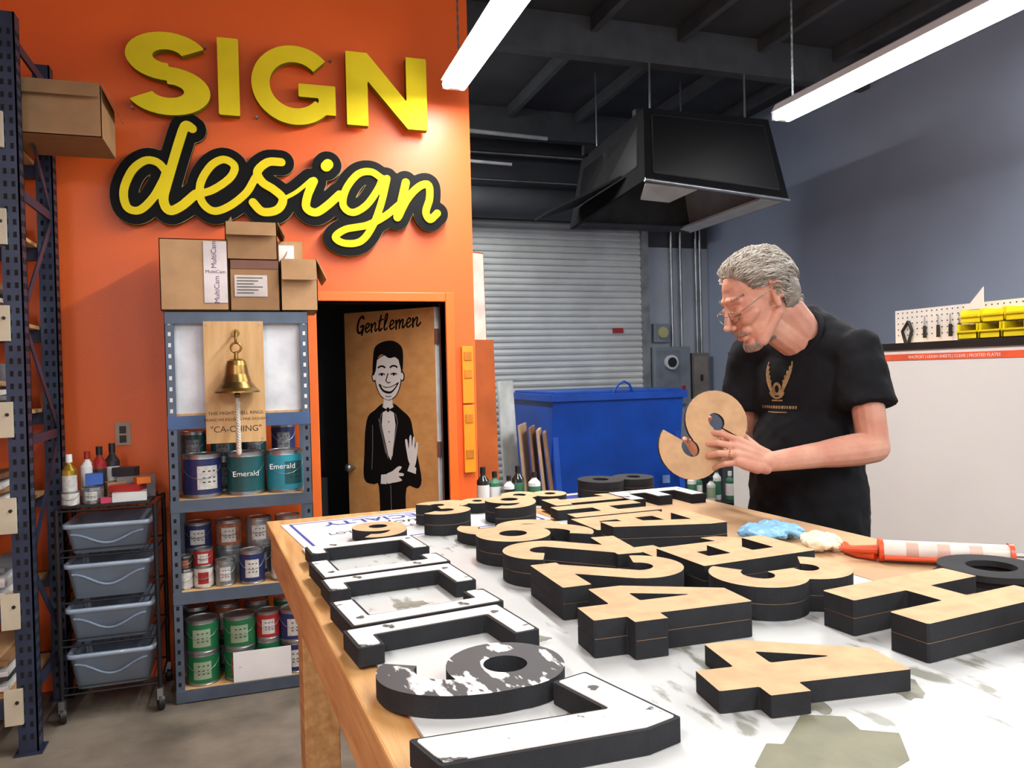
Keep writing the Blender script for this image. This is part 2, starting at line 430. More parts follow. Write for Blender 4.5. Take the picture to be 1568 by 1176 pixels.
inset(mb,bl,br,tr,tl,.06,.94,.12,.9,GL,.012)
inset(mb,BL,bl,tl,TL,.1,.45,.25,.8,GL,.012); inset(mb,BL,bl,tl,TL,.52,.92,.25,.8,GL,.012)
def frame(mb,a,b,c,d,u0,u1,v0,v1,mat,r=.008):
    P=[lerp4(a,b,c,d,u0,v0),lerp4(a,b,c,d,u1,v0),lerp4(a,b,c,d,u1,v1),lerp4(a,b,c,d,u0,v1)]
    for i in range(4): mb.cone(P[i],P[(i+1)%4],r,r,mat,6)
TRM=pm("dark_trim",(52,54,58),.6)
frame(mb,bl,br,tr,tl,.06,.94,.12,.9,TRM,.012)
frame(mb,BL,bl,tl,TL,.1,.45,.25,.8,TRM,.010);frame(mb,BL,bl,tl,TL,.52,.92,.25,.8,TRM,.010)
mb.cone(bl,br,.018,.018,STEEL,8)
q(mb,(X1-.26,Y0+.05,Z0-.04),(X1-.02,Y0+.03,Z0-.045),(X1-.02,Y1-.03,Z0-.045),(X1-.20,Y1-.1,Z0-.03),INS,.02)
q(mb,(X0+.03,Y0+.05,Z0+.03),(X0+.5,Y0+.03,Z0+.01),(X0+.42,Y0+.35,Z0-.03),(X0+.12,Y0+.3,Z0-.03),INS,.02)
mb.bb(X0+.03,X1-.03,Y1-.16,Y1-.03,Z0-.03,Z0-.01,SHI)
q(mb,(X0-.02,Y0+.35,Z0+.16),(X0-.02,Y1-.2,Z0+.12),(X0-.42,Y1-.15,Z0-.02),(X0-.40,Y1-.45,Z0-.0),SH,.02,SHI)
for x in (X0+.2,X1-.25):
    for y in (Y0+.25,Y1-.25): mb.cone((x,y,Z1-.02),(x,y,ZC),.01,.01,STEEL,6)
for y in (Y0+.25,Y1-.25): mb.bb(X0+.05,X1-.05,y-.03,y+.03,Z1-.04,Z1+.05,BLACK)
mb.done("camper_shell")

# ---------------- fluorescent ceiling lights (first two in view, the rest placed unseen)
TUBE=pm("fluorescent_tube_glow",(255,253,250),.3,emit=18,var=0)
HOUS=pm("light_housing",(225,226,228),.4,var=.02)
def fluo(x,y0,y1,z,e):
    mb=MB()
    mb.prism([(-.07,.035),(.07,.035),(.035,.09),(-.035,.09)],y0,y1,HOUS,Matrix(((1,0,0,x),(0,0,1,0),(0,1,0,z),(0,0,0,1))))
    for dx in(-.042,.042): mb.cone((x+dx,y0+.02,z+.008),(x+dx,y1-.02,z+.008),.024,.024,TUBE,12)
    for yy in(y0+.01,y1-.01): mb.bb(x-.06,x+.06,yy-.012,yy+.012,z-.01,z+.05,HOUS)
    for yy in(y0+.35,y1-.12):
        k=0; zz=z+.09
        while zz<ZC-.02:
            mb.box((x,yy,zz+.012),(.012 if k%2 else .004,.004 if k%2 else .012,.026),STEEL); zz+=.024;k+=1
    mb.done("fluorescent_light")
    L=bpy.data.lights.new("tube_lamp",'AREA'); L.shape='RECTANGLE'; L.size=.1; L.size_y=y1-y0-.1; L.energy=e; L.color=(1,.98,.95)
    o=bpy.data.objects.new("tube_lamp",L); COL.objects.link(o); o.location=(x,(y0+y1)/2,z-.018)
fluo(1.05,1.55,4.0,3.0,58)
fluo(3.13,1.55,4.0,3.0,58)
fluo(-1.1,-1.6,.8,3.0,50)  # unseen lamp added at the camera's left for fill
fluo(1.05,-2.4,0.0,3.0,50)  # unseen lamp added behind the camera for frontal light
fluo(3.13,-2.4,0.0,3.0,50)  # another unseen lamp added behind the camera, same purpose
fluo(1.36,6.0,7.9,3.9,85)  # unseen lamp behind the orange wall, lights the roller door
fluo(5.2,1.0,3.4,3.9,55)  # lamp added out of frame to brighten the right wall

# ================================================================= SIGN ON WALL
MW=Matrix(((1,0,0,0),(0,0,-1,YW),(0,1,0,0),(0,0,0,1)))
root=empty("sign_lettering",(0,YW,2.6))
def signletter(name,add,sub,bb):
    m=MB(); lo=outline(add,sub,bb,.006)
    add_loops(m,lo,.035,.085,YELLOW,OLIVE,MW)
    for (x,z) in ((bb[0]+.04,bb[1]+.05),(bb[2]-.04,bb[3]-.05)):
        m.cone((x,YW,z),(x,YW-.036,z),.006,.006,STEEL,8)
    o=m.done(name); o.parent=root; o.matrix_parent_inverse=root.matrix_world.inverted()
def T(ps,x0,w,z0,h,gw): return [[(x0+x/gw*w,z0+y*h) for x,y in p] for p in ps]
SW=[ribbon(arc(.33,.71,.22,.19,22,270),.105),ribbon(arc(.33,.29,.23,.19,90,-158),.105)]
SW.append(ribbon([(.22,.545),(.44,.455)],.085))
signletter("letter_S",T(SW,-.55,.38,2.78,.40,.66),[],(-.57,2.77,-.15,3.2))
signletter("letter_I",[rect(-.13,2.80,-.03,3.185)],[],(-.13,2.80,-.03,3.19))
GG=[ribbon(arc(.5,.5,.40,.40,42,322,40),.105),rect(.54,.36,.985,.53),rect(.78,.15,.985,.5)]
signletter("letter_G",T(GG,.03,.42,2.78,.40,1.0),[],(.01,2.77,.47,3.2))
NN=[[(0,0),(0,1),(.26,1),(.74,.38),(.74,1),(1,1),(1,0),(.75,0),(.26,.62),(.26,0)]]
signletter("letter_N",T(NN,.50,.43,2.80,.385,1.0),[],(.49,2.79,.94,3.2))
def tr_(u,v):
    r=(u-784)/1178; D=4.2/(.948-.317*r)
    return ((.948*r+.317)*D,1.48+(570-.0244*(u-784)-v)*D/1178)
def smooth_path(P,n=6):
    Q=[]
    N=len(P)
    for i in range(N-1):
        p0=P[max(i-1,0)];p1=P[i];p2=P[i+1];p3=P[min(i+2,N-1)]
        for k in range(n):
            t=k/n
            Q.append(tuple(.5*((2*p1[a])+(-p0[a]+p2[a])*t+(2*p0[a]-5*p1[a]+4*p2[a]-p3[a])*t*t+(-p0[a]+3*p1[a]-3*p2[a]+p3[a])*t**3) for a in (0,1)))
    Q.append(P[-1]); return Q
DS=[
 ([(266,268),(254,256),(236,254),(216,269),(203,298),(207,323),(225,328),(246,310),(262,284),(268,268)],5.5),
 ([(308,206),(298,202),(288,226),(272,275),(262,310),(270,328),(288,322),(310,304)],6.5),
 ([(310,304),(335,298),(362,280),(370,262),(354,252),(334,262),(318,288),(319,314),(336,329),(360,322),(386,302),(400,280)],5.5),
 ([(396,316),(410,330),(432,327),(441,311),(428,297),(411,286),(404,270),(420,256),(440,256)],6.2),
 ([(441,311),(462,300),(484,282)],3),
 ([(488,284),(478,306),(476,324),(490,331),(508,320),(526,304)],6.2),
 ([(507,262),(510,259)],8),
 ([(590,280),(574,270),(554,274),(536,296),(531,320),(545,331),(566,320),(584,296),(591,280)],5.5),
 ([(598,280),(588,318),(574,352),(556,374),(532,377),(518,368),(534,356),(566,350),(594,336),(614,320)],5.5),
 ([(626,286),(620,310),(612,338)],6.5),
 ([(614,336),(628,310),(646,292),(660,290),(661,310),(655,330),(661,341),(672,332)],6),
]
st=[]
for P,r in DS:
    Q=[tr_(*p) for p in smooth_path(P)]
    st.append((Q,r*.0034))
bb=(-.75,2.0,1.15,2.85)
mb=MB()
blk=[(q_,max(r,.018)+.043) for q_,r in st]
GBK=pm("gloss_black_sign",(14,14,15),.5,spec=.12,var=.05)
SBK=pm("sign_backing_side",(22,20,18),.8,spec=.1)
add_loops(mb,outline([],[],bb,.007,.003,blk),.035,.055,pm("cream_edge",(150,140,90),.7),SBK,MW)
add_loops(mb,outline([],[],bb,.007,0,blk),.055,.062,GBK,SBK,MW)
add_loops(mb,outline([],[],bb,.005,0,st),.062,.072,YELLOW,OLIVE,MW)
for x,z in((-.4,2.4),(.2,2.35),(.8,2.4)): mb.cone((x,YW,z),(x,YW-.036,z),.01,.01,STEEL,8)
o=mb.done("script_design"); o.parent=root; o.matrix_parent_inverse=root.matrix_world.inverted()

# ================================================================= GENTLEMEN DOOR
th=math.radians(47); DW=.68
hinge=Vector((1.0,4.335,0))
ex=Vector((math.cos(th),-math.sin(th),0)); ez=Vector((-math.sin(th),-math.cos(th),0))
org=hinge-ex*DW
MD=Matrix(((ex.x,0,ez.x,org.x),(ex.y,0,ez.y,org.y),(0,1,0,0),(0,0,0,1)))
DOORM=pm("tan_door_paint",(210,156,96),.45,rgb2=(194,140,82),scale=3,stretch=(6,.8,6))
mb=MB()
mb.bb(0,DW,.01,DZ-.015,-.04,0,DOORM,MD)
mb.bb(DW-.012,DW,.01,DZ-.015,-.04,.002,pm("white_edge",(215,220,222),.5),MD)
for z in(.25,1.0,1.65): mb.bb(DW-.01,DW+.01,z,z+.09,-.01,.006,STEEL,MD)
mb.cone(MD@Vector((.05,.92,0)),MD@Vector((.05,.92,.035)),.012,.012,STEEL,10)
mb.ell(MD@Vector((.05,.92,.055)),.026,STEEL)
def gp(P,dx): return [(x*.001+dx,y*.001) for x,y in P]
LET=[([(38,70),(30,80),(14,72),(4,45),(6,12),(20,2),(34,14),(40,34),(24,32)],.0,5),([(40,34),(34,-8)],.0,5),
([(0,18),(18,24),(26,36),(14,44),(4,28),(6,8),(16,2),(30,12)],.05,3.6),([(0,40),(4,0)],.088,4.5),([(3,20),(16,40),(26,38),(24,12),(30,2),(38,12)],.088,3.6),
([(12,72),(4,20),(10,2),(22,10)],.132,4.5),([(0,48),(26,54)],.132,3.2),([(2,14),(16,50),(18,76),(8,70),(4,20),(10,2),(22,10)],.164,3.6),
([(0,18),(18,24),(26,36),(14,44),(4,28),(6,8),(16,2),(30,12)],.198,3.6),([(0,40),(4,0)],.236,4.5),([(3,20),(14,40),(22,36),(22,2)],.236,3.8),([(22,18),(34,40),(42,36),(40,10),(46,2),(54,12)],.236,3.8),
([(0,18),(18,24),(26,36),(14,44),(4,28),(6,8),(16,2),(30,12)],.296,3.6),([(0,40),(4,0)],.334,4.5),([(3,20),(16,40),(26,38),(24,12),(32,2),(46,16)],.334,3.8)]
ls=[(smooth_path(gp(P,dx),4),w*.0011) for P,dx,w in LET]
INK=pm("door_ink_black",(14,13,13),.6,var=0,spec=.2); FW=pm("door_ink_white",(228,226,222),.5,var=0); FG=pm("door_ink_grey",(120,118,116),.5,var=0)
lo=outline([],[],(-.02,-.03,.41,.11),.0025,0,ls)
add_loops(mb,lo,0,.0008,INK,INK,MD@Matrix.Translation((.095,1.735,.0005))@Matrix.Rotation(math.radians(3),4,'Z')@Matrix.Scale(1.25,4)@Matrix(((1,.18,0,0),(0,1,0,0),(0,0,1,0),(0,0,0,1))))
MD2=MD@Matrix.Translation((0,-.02,0)); HXS=[1.28]
def dp(poly,mat,l):
    if HXS[0]!=1: poly=[(.325+(x-.32)*HXS[0],y) for x,y in poly]
    add_loops(mb,[poly],.0005*l,.0005*l+.0005,mat,mat,MD2)
def sm(poly,n=4):
    P=poly+[poly[0],poly[1],poly[2]]
    Q=smooth_path(P,n); return Q[n:-1-n][:len(poly)*n]
face=sm([(.25,1.58),(.245,1.50),(.255,1.43),(.28,1.375),(.32,1.352),(.36,1.375),(.385,1.43),(.395,1.50),(.39,1.58),(.32,1.62)])
cx,cy=.32,1.49
dp([(cx+(x-cx)*1.07,cy+(y-cy)*1.04) for x,y in face],INK,1)
dp(face,FW,3)
dp(sm([(.232,1.50),(.236,1.60),(.25,1.67),(.30,1.70),(.36,1.70),(.405,1.66),(.41,1.58),(.402,1.51),(.39,1.56),(.375,1.605),(.33,1.60),(.29,1.625),(.262,1.60),(.25,1.53)]),INK,4)
dp(ellp(.238,1.49,.014,.03),INK,1);dp(ellp(.239,1.49,.009,.022),FW,3);dp(ellp(.402,1.49,.014,.03),INK,1);dp(ellp(.401,1.49,.009,.022),FW,3)
for s,x in((1,.285),(-1,.355)):
    dp(ribbon(arc(x,1.53,.024,.024,30,150,8),.005),INK,5); dp(ribbon(arc(x,1.50,.017,.01,0,180,8),.003),INK,5); dp(ellp(x,1.502,.007,.007),INK,5)
dp(ribbon([(.322,1.51),(.308,1.465),(.32,1.452),(.335,1.457)],.003),INK,5)
dp(sm([(.265,1.448),(.29,1.40),(.34,1.392),(.384,1.456),(.34,1.432),(.30,1.43)]),INK,5)
dp(sm([(.280,1.437),(.298,1.41),(.338,1.404),(.37,1.442),(.34,1.427),(.303,1.424)]),FW,6)
dp(ribbon(arc(.32,1.378,.018,.008,200,340,6),.002),INK,5)
HXS[0]=1
dp([(.29,1.39),(.35,1.39),(.355,1.30),(.285,1.30)],FW,1)
dp(sm([(.28,1.33),(.22,1.29),(.165,1.25),(.14,1.15),(.13,1.02),(.12,.9),(.14,.85),(.20,.84),(.235,.83),(.24,.6),(.25,.05),(.41,.05),(.43,.6),(.44,.83),(.52,.83),(.55,.88),(.53,1.0),(.50,1.15),(.48,1.24),(.42,1.29),(.36,1.33)],3),INK,2)
dp([(.285,1.335),(.355,1.335),(.372,1.20),(.345,1.02),(.33,.99),(.312,1.02),(.27,1.20)],FW,4)
dp([(.262,1.315),(.315,1.292),(.262,1.268)],INK,5);dp([(.378,1.315),(.325,1.292),(.378,1.268)],INK,5);dp(ellp(.32,1.292,.012,.014),INK,5)
for z in(1.22,1.16,1.10): dp(ellp(.323,z,.004,.004),INK,5)
dp(ribbon([(.285,1.33),(.255,1.22),(.31,1.0)],.0025),FG,4);dp(ribbon([(.355,1.33),(.388,1.22),(.335,1.0)],.0025),FG,4)
dp([(.245,1.24),(.262,1.23),(.25,1.2),(.272,1.19),(.3,1.03),(.292,1.03)],FG,4)
dp(ribbon([(.2,1.2),(.195,1.05),(.185,.93)],.002),FG,4);dp(ribbon([(.325,.84),(.325,.1)],.002),FG,4)
dp(sm([(.465,.98),(.45,1.04),(.44,1.11),(.455,1.115),(.465,1.06),(.472,1.13),(.485,1.14),(.488,1.07),(.498,1.13),(.51,1.125),(.507,1.06),(.522,1.10),(.532,1.09),(.518,1.0),(.50,.955)],3),FW,5)
dp(sm([(.29,.90),(.34,.925),(.385,.955),(.41,.95),(.385,.92),(.42,.915),(.42,.90),(.385,.895),(.41,.875),(.39,.865),(.34,.855),(.30,.85)],3),FW,5)
dp([(.25,.845),(.295,.845),(.295,.905),(.255,.90)],FW,4);dp([(.45,.93),(.51,.915),(.515,.95),(.47,.975)],FW,4)
o=mb.done("door_1")
mb=MB(); mb.bb(-.1,.45,5.3,5.65,0,.8,pm("dark_cabinet",(50,56,66),.5)).bb(-.05,.4,5.5,5.65,.8,1.9,BLACK)
for k in range(5): mb.bb(-.02+.08*k,.04+.08*k,5.36,5.48,.8,1.0+.03*(k%3),pm("file_blue",(60,80,120)) if k%2 else CARD2)
mb.bb(-.04,.39,5.47,5.5,1.3,1.7,pm("poster_blue",(30,45,70),.4)); mb.done("storage_cabinet",.004)

mb=MB(); OUT=pm("beige_plate",(176,150,128),.5)
mb.bb(-.655,-.585,YW-.008,YW,1.165,1.28,OUT).bb(-.635,-.605,YW-.012,YW-.008,1.225,1.26,BLACK).bb(-.635,-.605,YW-.012,YW-.008,1.18,1.215,BLACK).done("wall_outlet",.002)
mb=MB(); YL=pm("yellow_plastic",(238,150,18),.45,var=.05)
mb.bb(1.105,1.17,YW-.03,YW,.92,1.30,YL).bb(1.105,1.17,YW-.03,YW,1.31,1.63,YL)
for z in(1.0,1.2,1.45,1.55): mb.bb(1.115,1.16,YW-.035,YW-.03,z,z+.05,pm("yellow_dark",(205,120,14),.5))
mb.done("yellow_level_rack",.004)

# ---------------- leaning sheets beside wall end
mb=MB()
MLP=Matrix.Translation((1.305,4.5,0))@Matrix.Rotation(math.radians(28),4,'Z')@Matrix.Rotation(math.radians(-1.2),4,'X')
mb.box((0,0,1.11),(.17,.02,2.22),pm("rust_panel",(160,74,30),.4,var=.15),MLP)
mb.box((.0,-.014,1.87),(.15,.006,.68),pm("pink_white_panel",(232,206,192),.4),MLP)
mb.box((.03,-.03,.85),(.17,.02,1.66),pm("amber_panel",(176,84,30),.4,var=.1),MLP)
mb.done("leaning_tall_panel")
W1=pm("white_acrylic",(205,208,206),.3);B1=pm("brown_sheet",(128,92,66),.6,var=.15);B2=pm("tan_sheet",(176,146,118),.6);B3=pm("dark_sheet",(40,42,50),.5)
def lean(x,y,w,h,t,mat,rz,tilt,nm):
    MB().box((0,0,h/2),(w,t,h),mat).done(nm,M=Matrix.Translation((x,y,0))@Matrix.Rotation(rz,4,'Z')@Matrix.Rotation(tilt,4,'X'))
lean(1.50,5.6,.30,1.62,.015,B3,math.radians(60),math.radians(-3),"leaning_sheet")
lean(1.60,5.3,.22,1.46,.012,B2,math.radians(40),math.radians(-3),"leaning_sheet")
lean(1.74,5.15,.26,1.42,.012,W1,math.radians(48),math.radians(-3),"leaning_sheet")
lean(1.82,5.0,.30,1.12,.015,B2,math.radians(62),math.radians(-4),"leaning_sheet")
lean(1.89,5.0,.30,1.10,.015,B1,math.radians(64),math.radians(-4),"leaning_sheet")
lean(1.96,5.0,.30,1.08,.02,B2,math.radians(66),math.radians(-5),"leaning_sheet")
lean(2.02,5.0,.30,1.06,.02,B1,math.radians(68),math.radians(-6),"leaning_sheet")
mb=MB(); mb.bb(.98,1.35,3.4,3.75,.80,.83,BLACK)
for x in(1.0,1.33):
    for y in(3.42,3.73): mb.bb(x-.015,x+.015,y-.015,y+.015,0,.8,BLACK)
mb.bb(.98,1.35,3.4,3.75,.3,.32,BLACK); mb.done("side_stand",.003)
def bottle(mb,x,y,z,r,h,body,cap,label=None):
    lb=label or body
    mb.lathe((x,y,z),[(0,0),(r*.95,0),(r,.006),(r,h*.15),(r*1.01,h*.16),(r*1.01,h*.58),(r,h*.59),(r,h*.68),(r*.4,h*.8),(r*.38,h*.84),(r*.45,h*.84),(r*.43,h),(0,h)],[body,body,body,body,lb,body,body,body,body,cap,cap,cap],16)
mb=MB()
GLS=pm("dark_bottle",(30,34,34),.2,coat=.5);GRN=pm("green_label",(60,120,90),.5)
for i,(x,r,h,b,l) in enumerate([(1.02,.03,.2,GLS,WHITE),(1.09,.028,.17,GRN,WHITE),(1.15,.026,.15,WHITE,GLS),(1.21,.03,.19,GLS,GRN),(1.28,.03,.16,WHITE,GRN)]):
    bottle(mb,x,3.52+.04*(i%2),.83,r,h,b,BLACK,l)
mb.done("spray_bottles")

# ================================================================= LEFT: TALL RACK
mb=MB(); CREAM=pm("cream_beam_clip",(196,188,164),.5,var=.08); HOLE=pm("slot_black",(8,8,10),.9,var=0)
H=2.95; PX=-.895
for px in(PX,-2.6):
    for py in(3.55,4.10):
        mb.bb(px-.035,px+.035,py-.035,py-.029,0,H,NAVY).bb(px+.029,px+.035,py-.035,py+.035,0,H,NAVY).bb(px-.035,px+.035,py+.029,py+.035,0,H,NAVY)
        z=.06
        while z<H-.05:
            for dx in(-.014,.014):
                mb.bb(px+dx-.006,px+dx+.006,py-.0365,py-.035,z,z+.022,HOLE)
                mb.bb(px+.035,px+.0365,py+dx-.006,py+dx+.006,z,z+.022,HOLE)
            z+=.05
        mb.bb(px-.05,px+.05,py-.05,py+.05,0,.008,NAVY)
zz=[.25,.75,1.25,1.75,2.25,2.75]
for i in range(5):
    a,b=((3.55,4.10) if i%2 else (4.10,3.55))
    p=Vector((PX+.02,a,zz[i]));qv=Vector((PX+.02,b,zz[i+1])); m=(p+qv)/2;d=qv-p
    mb.box(m,(.006,.035,d.length),NAVY,rx=-math.atan2(d.y,d.z))
for z in(.25,1.25,2.25,2.85): mb.bb(PX+.015,PX+.025,3.55,4.10,z-.02,z+.02,NAVY)
LV=[.22,.60,.98,1.36,1.74,2.12,2.5]
for z in LV:
    for y in(3.545,4.105): mb.bb(-2.6,PX-.04,y-.02,y+.02,z-.07,z,NAVY)
    mb.bb(PX-.075,PX-.012,3.497,3.513,z-.09,z+.05,CREAM).cone((PX-.03,3.497,z),(PX-.03,3.492,z),.007,.007,BLACK,8)
    mb.bb(-2.58,PX-.04,3.57,4.08,z-.012,z+.004,PLY)
mb.done("storage_rack")
mb=MB(); cols=[CARD,pm("dark_stack",(60,62,66)),W1,CARD2,pm("grey_stack",(120,124,130)),B1]
for i,z in enumerate(LV[:-1]):
    x=-2.5; 
    while x<-1.1:
        w=random.uniform(.16,.34); h=random.uniform(.08,.22); d=random.uniform(.3,.44)
        w=min(w,-1.0-x)
        mb.bb(x,x+w-.02,3.6,3.6+d,z+.005,z+.005+h,random.choice(cols)); x+=w
    for k in range(4): mb.box((-1.03,3.8,z+.03+.03*k),(.10,.4,.02),cols[(i+k)%6] if k%2 else WHITE,rx=.03*(-1)**k)
mb.done("shelf_stock",.003)
def carton(x0,x1,y0,y1,z0,z1,mat,flaps=0):
    mb=MB(); t=.004
    mb.bb(x0,x1,y0,y1,z0,z0+t,mat).bb(x0,x0+t,y0,y1,z0,z1,mat).bb(x1-t,x1,y0,y1,z0,z1,mat).bb(x0,x1,y0,y0+t,z0,z1,mat).bb(x0,x1,y1-t,y1,z0,z1,mat)
    if not flaps: mb.bb(x0,x1,y0,y1,z1-t,z1,mat)
    else:
        f=flaps
        mb.box(((x0+x1)/2,y0-.02,z1-f*.38),(x1-x0-.01,t,f),CARD2,rx=math.radians(-22))
        mb.box((x1+.02,(y0+y1)/2,z1-f*.3),(t,y1-y0-.01,f),mat,ry=math.radians(-25))
        mb.box((x0+.02,(y0+y1)/2,z1+f*.2),(t,y1-y0-.01,f*.5),mat,ry=math.radians(30))
    return mb
carton(-1.3,-.58,3.64,3.98,2.512,2.73,CARD2,.07).done("cardboard_box")

# ================================================================= SHELF UNIT
mb=MB(); SX0,SX1,SY0,SY1=-.38,.25,3.80,4.12
for x in(SX0,SX1-.04):
    for y in(SY0,SY1-.04):
        mb.bb(x,x+.04,y,y+.004,0,1.79,GREYBLUE)
        xx=x if x==SX0 else x+.036
        mb.bb(xx,xx+.004,y,y+.04,0,1.79,GREYBLUE)
        z=.03
        while z<1.78 and y==SY0: mb.bb(x+.014,x+.026,y-.0012,y,z,z+.018,WHITE if z>1.3 else HOLE); z+=.05
for z in(.06,.51,.93,1.79):
    mb.bb(SX0+.002,SX1-.002,SY0-.004,SY0+.004,z-.055,z,GREYBLUE).bb(SX0+.002,SX1-.002,SY1-.004,SY1,z-.055,z,GREYBLUE)
    mb.bb(SX0+.005,SX1-.005,SY0+.005,SY1-.005,z-.016,z+.001,PLY if z<1.7 else GREYBLUE)
mb.bb(SX0+.002,SX1-.002,SY0-.006,SY0+.004,1.255,1.315,pm("blue_beam",(70,96,140),.4,.2))
mb.bb(SX0+.03,SX1-.03,SY0+.03,SY0+.036,1.32,1.74,pm("whiteboard",(224,228,234),.3))
mb.bb(SX0+.03,SX1-.03,SY0+.02,SY0+.036,1.305,1.325,PLY)
mb.done("steel_shelving_unit",.0015)
root=empty("bell_board",(-.08,3.79,1.4))
mb=MB(); mb.bb(-.215,.045,3.775,3.787,1.185,1.745,PLY)
MT=Matrix(((1,0,0,-.085),(0,0,-1,3.7745),(0,1,0,0),(0,0,0,1)))
INKB=pm("marker_ink",(70,48,30),.6,var=0)
for t,s,z in(("THIS MIGHTY BELL RINGS",.021,1.315),("MEANS WE KILLED A FINE DOUGH!",.0175,1.287),('"CA-CHING"',.04,1.235)):
    text_mesh(mb,t,s,INKB,MT@Matrix.Translation((0,z,0)),extrude=.0003)
for x in(-.2,.03):
    for z in(1.2,1.73): mb.cone((x,3.776,z),(x,3.772,z),.004,.004,STEEL,8)
o=mb.done("board",.001);o.parent=root;o.matrix_parent_inverse=root.matrix_world.inverted()
BRASS=pm("aged_brass",(150,118,66),.32,.9,var=.2)
mb=MB(); bx,by=-.075,3.70
mb.lathe((bx,by,1.42),[(.0,.15),(.022,.15),(.04,.14),(.046,.12),(.052,.08),(.064,.045),(.082,.018),(.098,.004),(.099,-.003),(.092,-.002),(.076,.012),(.05,.05),(.04,.11),(0,.13)],BRASS,32)
mb.cone((bx,by,1.57),(bx,by,1.60),.01,.008,BRASS).tube([(bx+.022*math.cos(a),by,1.62+.022*math.sin(a)) for a in np.linspace(0,6.283,17)[:-1]],.005,BRASS,8,closed=True)
mb.tube([(bx,3.776,1.69),(bx,3.74,1.70),(bx,3.70,1.685),(bx,3.695,1.655),(bx,3.70,1.64)],.006,BRASS).cone((bx,3.777,1.69),(bx,3.77,1.69),.018,.018,BRASS)
mb.tube([(bx,by,1.53),(bx,by,1.40)],.004,BRASS).ell((bx,by,1.405),.014,BRASS)
ROPE=pm("white_rope",(205,198,185),.9,var=.1,scale=60)
for k in range(3):
    mb.tube([(bx+.006*math.cos(k*2.09+t*1.1),by+.006*math.sin(k*2.09+t*1.1),1.395-t*.0065) for t in range(38)],.006,ROPE,6)
mb.ell((bx,by,1.15),(.012,.012,.02),ROPE)
o=mb.done("bell");o.parent=root;o.matrix_parent_inverse=root.matrix_world.inverted()
mb=carton(-.39,-.10,3.78,4.1,1.795,2.12,CARD)
mb.bb(-.205,-.105,3.776,3.78,1.83,2.11,pm("white_label",(214,206,205),.5))
MTX=lambda x,y,z,r=0: Matrix(((1,0,0,x),(0,0,-1,y),(0,1,0,z),(0,0,0,1)))@Matrix.Rotation(r,4,'Z')
PUR=pm("purple_ink",(96,50,96),.5)
text_mesh(mb,"MultiCam",.032,PUR,MTX(-.15,3.7755,2.05,math.radians(90)),extrude=.0003);text_mesh(mb,"MultiCam",.022,PUR,MTX(-.155,3.7755,1.965),extrude=.0003);text_mesh(mb,"MultiCam",.032,PUR,MTX(-.14,3.7755,1.89,math.radians(90)),extrude=.0003)
mb.done("cardboard_box",.002)
mb=carton(-.095,.125,3.79,4.1,1.795,2.03,CARD2); mb.bb(-.075,.07,3.786,3.79,1.86,1.96,pm("clear_pouch",(196,186,180),.2,coat=.6)); 
for k in range(6): mb.bb(-.065,.05-.02*(k%3),3.785,3.786,1.945-.014*k,1.949-.014*k,BLACK)
mb.bb(-.09,.12,3.786,3.79,1.99,2.03,pm("brown_tape",(110,66,48),.3)); mb.done("cardboard_box",.002)
carton(-.11,.12,3.79,4.08,2.032,2.20,CARD2,.07).done("cardboard_box")
carton(.13,.30,3.79,4.08,1.795,2.03,CARD,.11).done("cardboard_box")
mb=carton(.125,.24,3.9,4.08,2.034,2.14,CARD); mb.bb(.13,.2,3.896,3.9,2.04,2.12,WHITE); mb.done("cardboard_box")

def can(mb,x,y,z,r,h,col,lab,lid=None,rot=0):
    lid=lid or STEEL
    mb.lathe((x,y,z),[(0,.002),(r*.97,.002),(r*1.01,0),(r*1.01,.004),(r*.985,.006),(r*.985,h*.08),(r*.99,h*.081),(r*.99,h*.9),(r*.985,h*.91),(r*.985,h-.006),(r*1.01,h-.004),(r*1.01,h),(r*.9,h),(r*.88,h-.006),(r*.75,h-.006),(r*.74,h-.002),(0,h-.002)],
      [lid,lid,lid,lid,lid,lid,col,lid,lid,lid,lid,lid,lid,lid,lid,lid],24)
    if lab:
        n=8
        for k in range(n):
            a0=-math.pi/2-.55+rot+1.1*k/n; a1=a0+1.1/n; rr=r*1.0
            P=[(x+rr*math.cos(a),y+rr*math.sin(a)) for a in(a0,a1)]
            mb.add([(P[0][0],P[0][1],z+h*.2),(P[1][0],P[1][1],z+h*.2),(P[1][0],P[1][1],z+h*.74),(P[0][0],P[0][1],z+h*.74)],[(0,1,2,3)],lab)
            if 1<k<7 and k%2==0:
                for q_ in(.35,.45,.6): mb.add([(P[0][0],P[0][1]-.0008,z+h*q_),(P[1][0],P[1][1]-.0008,z+h*q_),(P[1][0],P[1][1]-.0008,z+h*(q_+.03)),(P[0][0],P[0][1]-.0008,z+h*(q_+.03))],[(0,1,2,3)],CD)
    mb.tube([(x+r*1.0*math.cos(t),y-.004-r*.25*math.sin(t)-r*.86*math.sin(t),z+h*.8-h*.35*math.sin(t)) for t in np.linspace(0,math.pi,9)],.0015,STEEL,5)
CN=pm("can_navy",(34,44,92),.35);CT=pm("can_teal",(28,84,88),.35);CG=pm("can_green",(26,104,62),.4);CS=pm("can_silver",(150,155,156),.3,.7);CR=pm("can_red",(160,36,34),.4);CTL=pm("can_cyan",(40,140,160),.35);CD=pm("can_dark",(46,44,48),.4)
LW=pm("label_white",(196,194,188),.5,var=.1,scale=60);LG=pm("label_pale_green",(140,160,130),.5,var=.1);LBr=pm("label_brown",(150,90,60),.5,var=.2,scale=40);LGy=pm("label_grey",(124,130,134),.5,var=.3,scale=60)
mb=MB(); Z=.932
for x,c,l,rt in((-.245,CN,LW,.35),(-.05,CT,None,0),(.13,CTL,CT,.5)): can(mb,x,3.90,Z,.086,.20,c,l,rot=rt)
